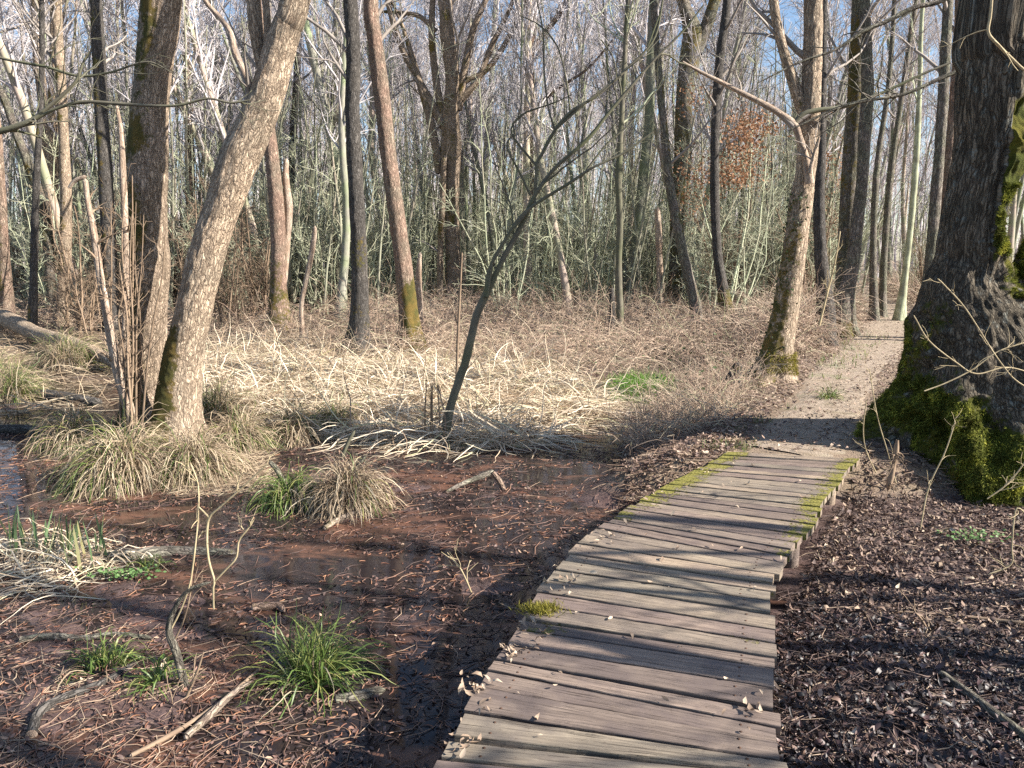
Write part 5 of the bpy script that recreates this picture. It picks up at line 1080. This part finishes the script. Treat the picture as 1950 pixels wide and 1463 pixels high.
shadow_tree(5.4, .4, .13, (.05, -.02), 204, 'alder to the right of the camera', 4)
shadow_tree(7.5, -.6, .12, (-.04, .02), 205, 'alder to the right behind the camera', 4)

# ------------------------------------------------------------------ background trees and shrubs
def make_tree(seed, h, r, bark_, twig, first=.3, n1=34, spread=(25, 60), fork=False):
    rng = np.random.default_rng(seed); t = thing('alder_tree', 'slender bare tree standing in the wood behind the thicket', 'tree', (0, 0, 0), 'slender bare trees of the background wood')
    n = 16; P = np.zeros((n, 3)); d = np.array([rng.normal() * .06, rng.normal() * .06, 1.])
    P[0, 2] = -.2
    for i_ in range(1, n): d = nrm(d + np.array([rng.normal(), rng.normal(), 0]) * .05 + np.array([0, 0, .05])); P[i_] = P[i_ - 1] + d * h / (n - 1)
    s_ = np.linspace(0, 1, n); R = r * (1 - s_ * .85) * (1 + .6 * np.exp(-s_ * h / .3)); g = Geo()
    Ps, Rs = [P], [R]
    if fork:
        Q, RR = spawn(P[None], R[None], 2, .3, .5, (h * .5, h * .6), (14, 28), .3, n, rng, .75, .01, .05, bend=.05); Ps += list(Q); Rs += list(RR)
    Ps, Rs = np.array(Ps), np.array(Rs); g.tubes(Ps, Rs, 10); g.build('trunk', bark_, t)
    g = Geo(); Q1, R1 = spawn(Ps, Rs, n1 if not fork else n1 // 2, first, .98, (h * .12, h * .26), spread, .35, 8, rng, .5, .007, .12, bend=.06, rmin=.014); g.tubes(Q1, R1, 4)
    Q2, R2 = spawn(Q1, R1, 7, .12, .98, (.5, 1.4), (25, 60), .2, 6, rng, .55, .0055, .16, rmin=.008); g.tubes(Q2, R2, 3)
    Q3, R3 = spawn(Q2, R2, 5, .1, .98, (.2, .6), (25, 60), .15, 4, rng, .6, .0042, .2, rmin=.0055); g.tubes(Q3, R3, 3)
    g.build('crown', twig, t); return t
def make_shrub(seed, h, ns, m_='thicket'):
    rng = np.random.default_rng(seed); t = thing('hazel_shrub', 'grey green many stemmed shrub of the thicket', 'shrub', (0, 0, 0), 'grey green shrubs of the thicket')
    root = np.zeros((ns, 1, 3)); root[:, 0, :2] = rng.normal(size=(ns, 2)) * .3; root[:, 0, 2] = -.1
    d = nrm(np.stack([rng.normal(size=ns) * .2, rng.normal(size=ns) * .2, np.ones(ns)], -1)); n = 10; P = np.zeros((ns, n, 3)); P[:, 0] = root[:, 0]; ln = rng.uniform(.6, 1.1, ns)[:, None] * h
    for i_ in range(1, n): d = nrm(d + rng.normal(size=(ns, 3)) * .09); P[:, i_] = P[:, i_ - 1] + d * ln / (n - 1)
    R = (np.linspace(.026, .008, n)[None] * rng.uniform(.6, 1.5, ns)[:, None]); g = Geo(); g.tubes(P, R, 5); g.build('stems', m_, t)
    g = Geo(); Q1, R1 = spawn(P, R, 15, .06, .98, (.4, 1.3), (30, 75), .15, 6, rng, .5, .0045, .18, rmin=.007); g.tubes(Q1, R1, 3)
    Q2, R2 = spawn(Q1, R1, 5, .1, .98, (.15, .5), (25, 70), .1, 4, rng, .6, .0038, .22, rmin=.0048); g.tubes(Q2, R2, 3); g.build('twigs', m_, t)
    return t
kinds = [make_tree(301, 15, .13, 'far_brown', 'far_twig'), make_tree(302, 17, .16, 'far_grey', 'far_twig', .35), make_tree(303, 14, .09, 'far_grey', 'far_twig', .3), make_tree(304, 16, .12, 'far_brown', 'far_twig', .4, 30, (20, 50)),
         make_tree(305, 18, .20, 'far_grey', 'far_twig', .28, 40, (35, 70)), make_tree(306, 15, .12, 'far_brown', 'far_twig', .3, 40, (20, 50), True), make_tree(307, 13, .07, 'far_grey', 'far_twig', .3, 28, (20, 45)), make_tree(308, 16, .15, 'far_grey', 'far_twig', .3, 40, (25, 60), True)]
rng = np.random.default_rng(91)
placed = []; used = [False] * len(kinds)
def ok(x, y, dmin):
    if dpath(np.array([x]), np.array([y]))[0] < 1.3: return False
    return all((x - a) ** 2 + (y - b) ** 2 > dmin * dmin for a, b in placed)
cnt = 0; tries = 0
while cnt < 285 and tries < 12000:
    tries += 1; y = 21 + 46 * rng.random() ** 1.15; x = rng.uniform(-.80, .80) * (y + 2)
    if 21 < y < 24.5 and abs(x / y + .075) < .055: continue
    if not ok(x, y, .95 + .012 * y): continue
    placed.append((x, y)); kind = int(rng.choice(len(kinds), p=[.13, .08, .24, .12, .05, .08, .24, .06])); o = kinds[kind] if not used[kind] else copy_tree(kinds[kind]); used[kind] = True
    o.location = (x, y, HP(x, y)); o.rotation_euler = (rng.normal() * .03, rng.normal() * .03, rng.uniform(0, 6.28)); s_ = rng.uniform(.82, 1.2); o.scale = (s_, s_, s_ * rng.uniform(.9, 1.15)); cnt += 1
    if x < -.25 * y: o['label'] = 'slender bare tree in the left part of the background wood'; o['group'] = 'slender bare trees, left background'
    elif x > .3 * y: o['label'] = 'slender bare tree in the wood to the right around the path'; o['group'] = 'slender bare trees, right background'
def make_poles(seed, h, ns):
    rng = np.random.default_rng(seed); t = thing('hazel_shrub', 'tall grey green clump of straight poles in the thicket', 'shrub', (0, 0, 0), 'straight pole clumps of the thicket')
    n = 12; P = np.zeros((ns, n, 3)); P[:, 0, :2] = rng.normal(size=(ns, 2)) * .45; P[:, 0, 2] = -.1; d = nrm(np.stack([rng.normal(size=ns) * .09, rng.normal(size=ns) * .09, np.ones(ns)], -1)); ln = rng.uniform(.7, 1.1, ns)[:, None] * h
    for i_ in range(1, n): d = nrm(d + rng.normal(size=(ns, 3)) * .035); P[:, i_] = P[:, i_ - 1] + d * ln / (n - 1)
    R = np.linspace(.042, .012, n)[None] * rng.uniform(.6, 1.3, ns)[:, None]; g = Geo(); g.tubes(P, R, 6); g.build('stems', 'pole', t)
    g = Geo(); Q1, R1 = spawn(P, R, 16, .15, .98, (.5, 1.5), (35, 70), .2, 6, rng, .4, .005, .14, rmin=.008); g.tubes(Q1, R1, 3)
    Q2, R2 = spawn(Q1, R1, 4, .1, .98, (.2, .6), (25, 60), .1, 4, rng, .6, .004, .18, rmin=.005); g.tubes(Q2, R2, 3); g.build('twigs', 'thicket', t)
    return t
shr = [make_shrub(401, 4.6, 9), make_shrub(402, 5.2, 8), make_shrub(403, 3.8, 9), make_shrub(404, 5.6, 7), make_shrub(405, 4.4, 10), make_poles(411, 9, 6), make_poles(412, 11, 5), make_poles(413, 8, 7)]
us = [False] * 8; cnt = 0; tries = 0; pl2 = []
while cnt < 215 and tries < 6000:
    tries += 1; y = rng.uniform(21.5, 36); px = rng.uniform(430, 1760) if rng.random() < .9 else rng.uniform(0, 430); x = (px - 975) / FPX * y
    if dpath(np.array([x]), np.array([y]))[0] < 1.4 or any((x - a) ** 2 + (y - b) ** 2 < .5 for a, b in pl2): continue
    if (760 < px < 960 or 1230 < px < 1345) and y < 25.2: continue
    pl2.append((x, y)); k_ = int(rng.integers(0, 8)); o = shr[k_] if not us[k_] else copy_tree(shr[k_]); us[k_] = True
    o.location = (x, y, HP(x, y)); o.rotation_euler = (0, 0, rng.uniform(0, 6.28)); s_ = rng.uniform(.75, 1.12); o.scale = (s_, s_, s_); cnt += 1
# shrubs with brown leaves held through winter
for i_, (px, py, Y, sc_) in enumerate([(1405, 575, 19, 1.0), (1320, 575, 21, .9), (1560, 580, 20.5, .9)]):
    o = copy_tree(shr[(i_ + 1) % 5]); p = AT(px, py, Y); o.location = (p[0], Y, HP(p[0], Y)); o.scale = (sc_,) * 3
    o.name = 'beech_sapling'; o['category'] = 'sapling'
    o['label'] = ['sapling still holding brown leaves left of the bank alder', 'sapling with brown leaves before the broad olive trunk', 'sapling with brown leaves behind the bank alder'][i_]; del o['group']
    q_ = []
    for (cx, cy, sx, sy, n_) in [[(1425, 245, 26, 24, 700), (1395, 332, 34, 20, 650), (1415, 290, 24, 20, 260)], [(1320, 340, 22, 40, 220), (1312, 390, 20, 30, 160), (1310, 190, 20, 25, 110)], [(1575, 300, 24, 40, 280), (1560, 420, 30, 40, 160)]][i_]:
        for _ in range(n_):
            q_.append(AT(cx + rng.normal() * sx * .8, cy + rng.normal() * sy * .8, Y + rng.normal() * .4))
    g = Geo(); leaves(g, np.array(q_), rng.uniform(.06, .10, len(q_)), rng, 1.5, .55, .5)
    ob = g.build('leaves', 'oak_leaf', None, loc=o.location); ob.parent = o; ob.location = (0, 0, 0); ob.scale = (1 / sc_,) * 3
# brown undergrowth thickets on the left (behind the twin trees)
br = make_shrub(451, 3.2, 8, 'twig_brown'); first_ = True
for i_ in range(34):
    y = rng.uniform(18, 30); px = rng.uniform(-60, 520) if i_ < 22 else rng.uniform(1350, 1780); x = (px - 975) / FPX * y
    if dpath(np.array([x]), np.array([y]))[0] < 1.4: continue
    o = br if first_ else copy_tree(br); first_ = False
    o.location = (x, y, HP(x, y)); o.rotation_euler = (0, 0, rng.uniform(0, 6.28)); s_ = rng.uniform(.7, 1.2); o.scale = (s_,) * 3
    o['label'] = 'low brown many stemmed shrub in the left background' if px < 600 else 'low brown many stemmed shrub near the path bend'; o['group'] = 'brown shrubs, left background' if px < 600 else 'brown shrubs near the path bend'
# far wood as one mass
rng = np.random.default_rng(97); n_ = 620; y = rng.uniform(62, 120, n_); x = rng.uniform(-.85, .85, n_) * y; z = H(x, y); hh = rng.uniform(13, 20, n_)
s_ = np.linspace(0, 1, 8)[None, :, None]; P = np.stack([x, y, z - .3], -1)[:, None] * np.ones((1, 8, 1)); P[:, :, 2] += s_[..., 0] * hh[:, None]; P[:, :, :2] += np.cumsum(rng.normal(size=(n_, 8, 2)) * .12, 1)
R = np.linspace(.16, .04, 8)[None] * rng.uniform(.6, 1.4, n_)[:, None]; g = Geo(); g.tubes(P, R, 5)
Q, RR = spawn(P, R, 26, .08, .98, (1.2, 3.2), (25, 65), .4, 5, rng, .4, .012, .12, rmin=.02); g.tubes(Q, RR, 3)
Q, RR = spawn(Q, RR, 5, .1, .98, (.5, 1.3), (25, 60), .2, 3, rng, .5, .012, .15, rmin=.014); g.tubes(Q, RR, 3)
tag(g.build('distant_wood', 'far_twig'), 'distant grey bare wood beyond the nearer trees', 'wood', kind='stuff')

for o in bpy.data.objects:
    if '_w' in o.keys(): del o['_w']
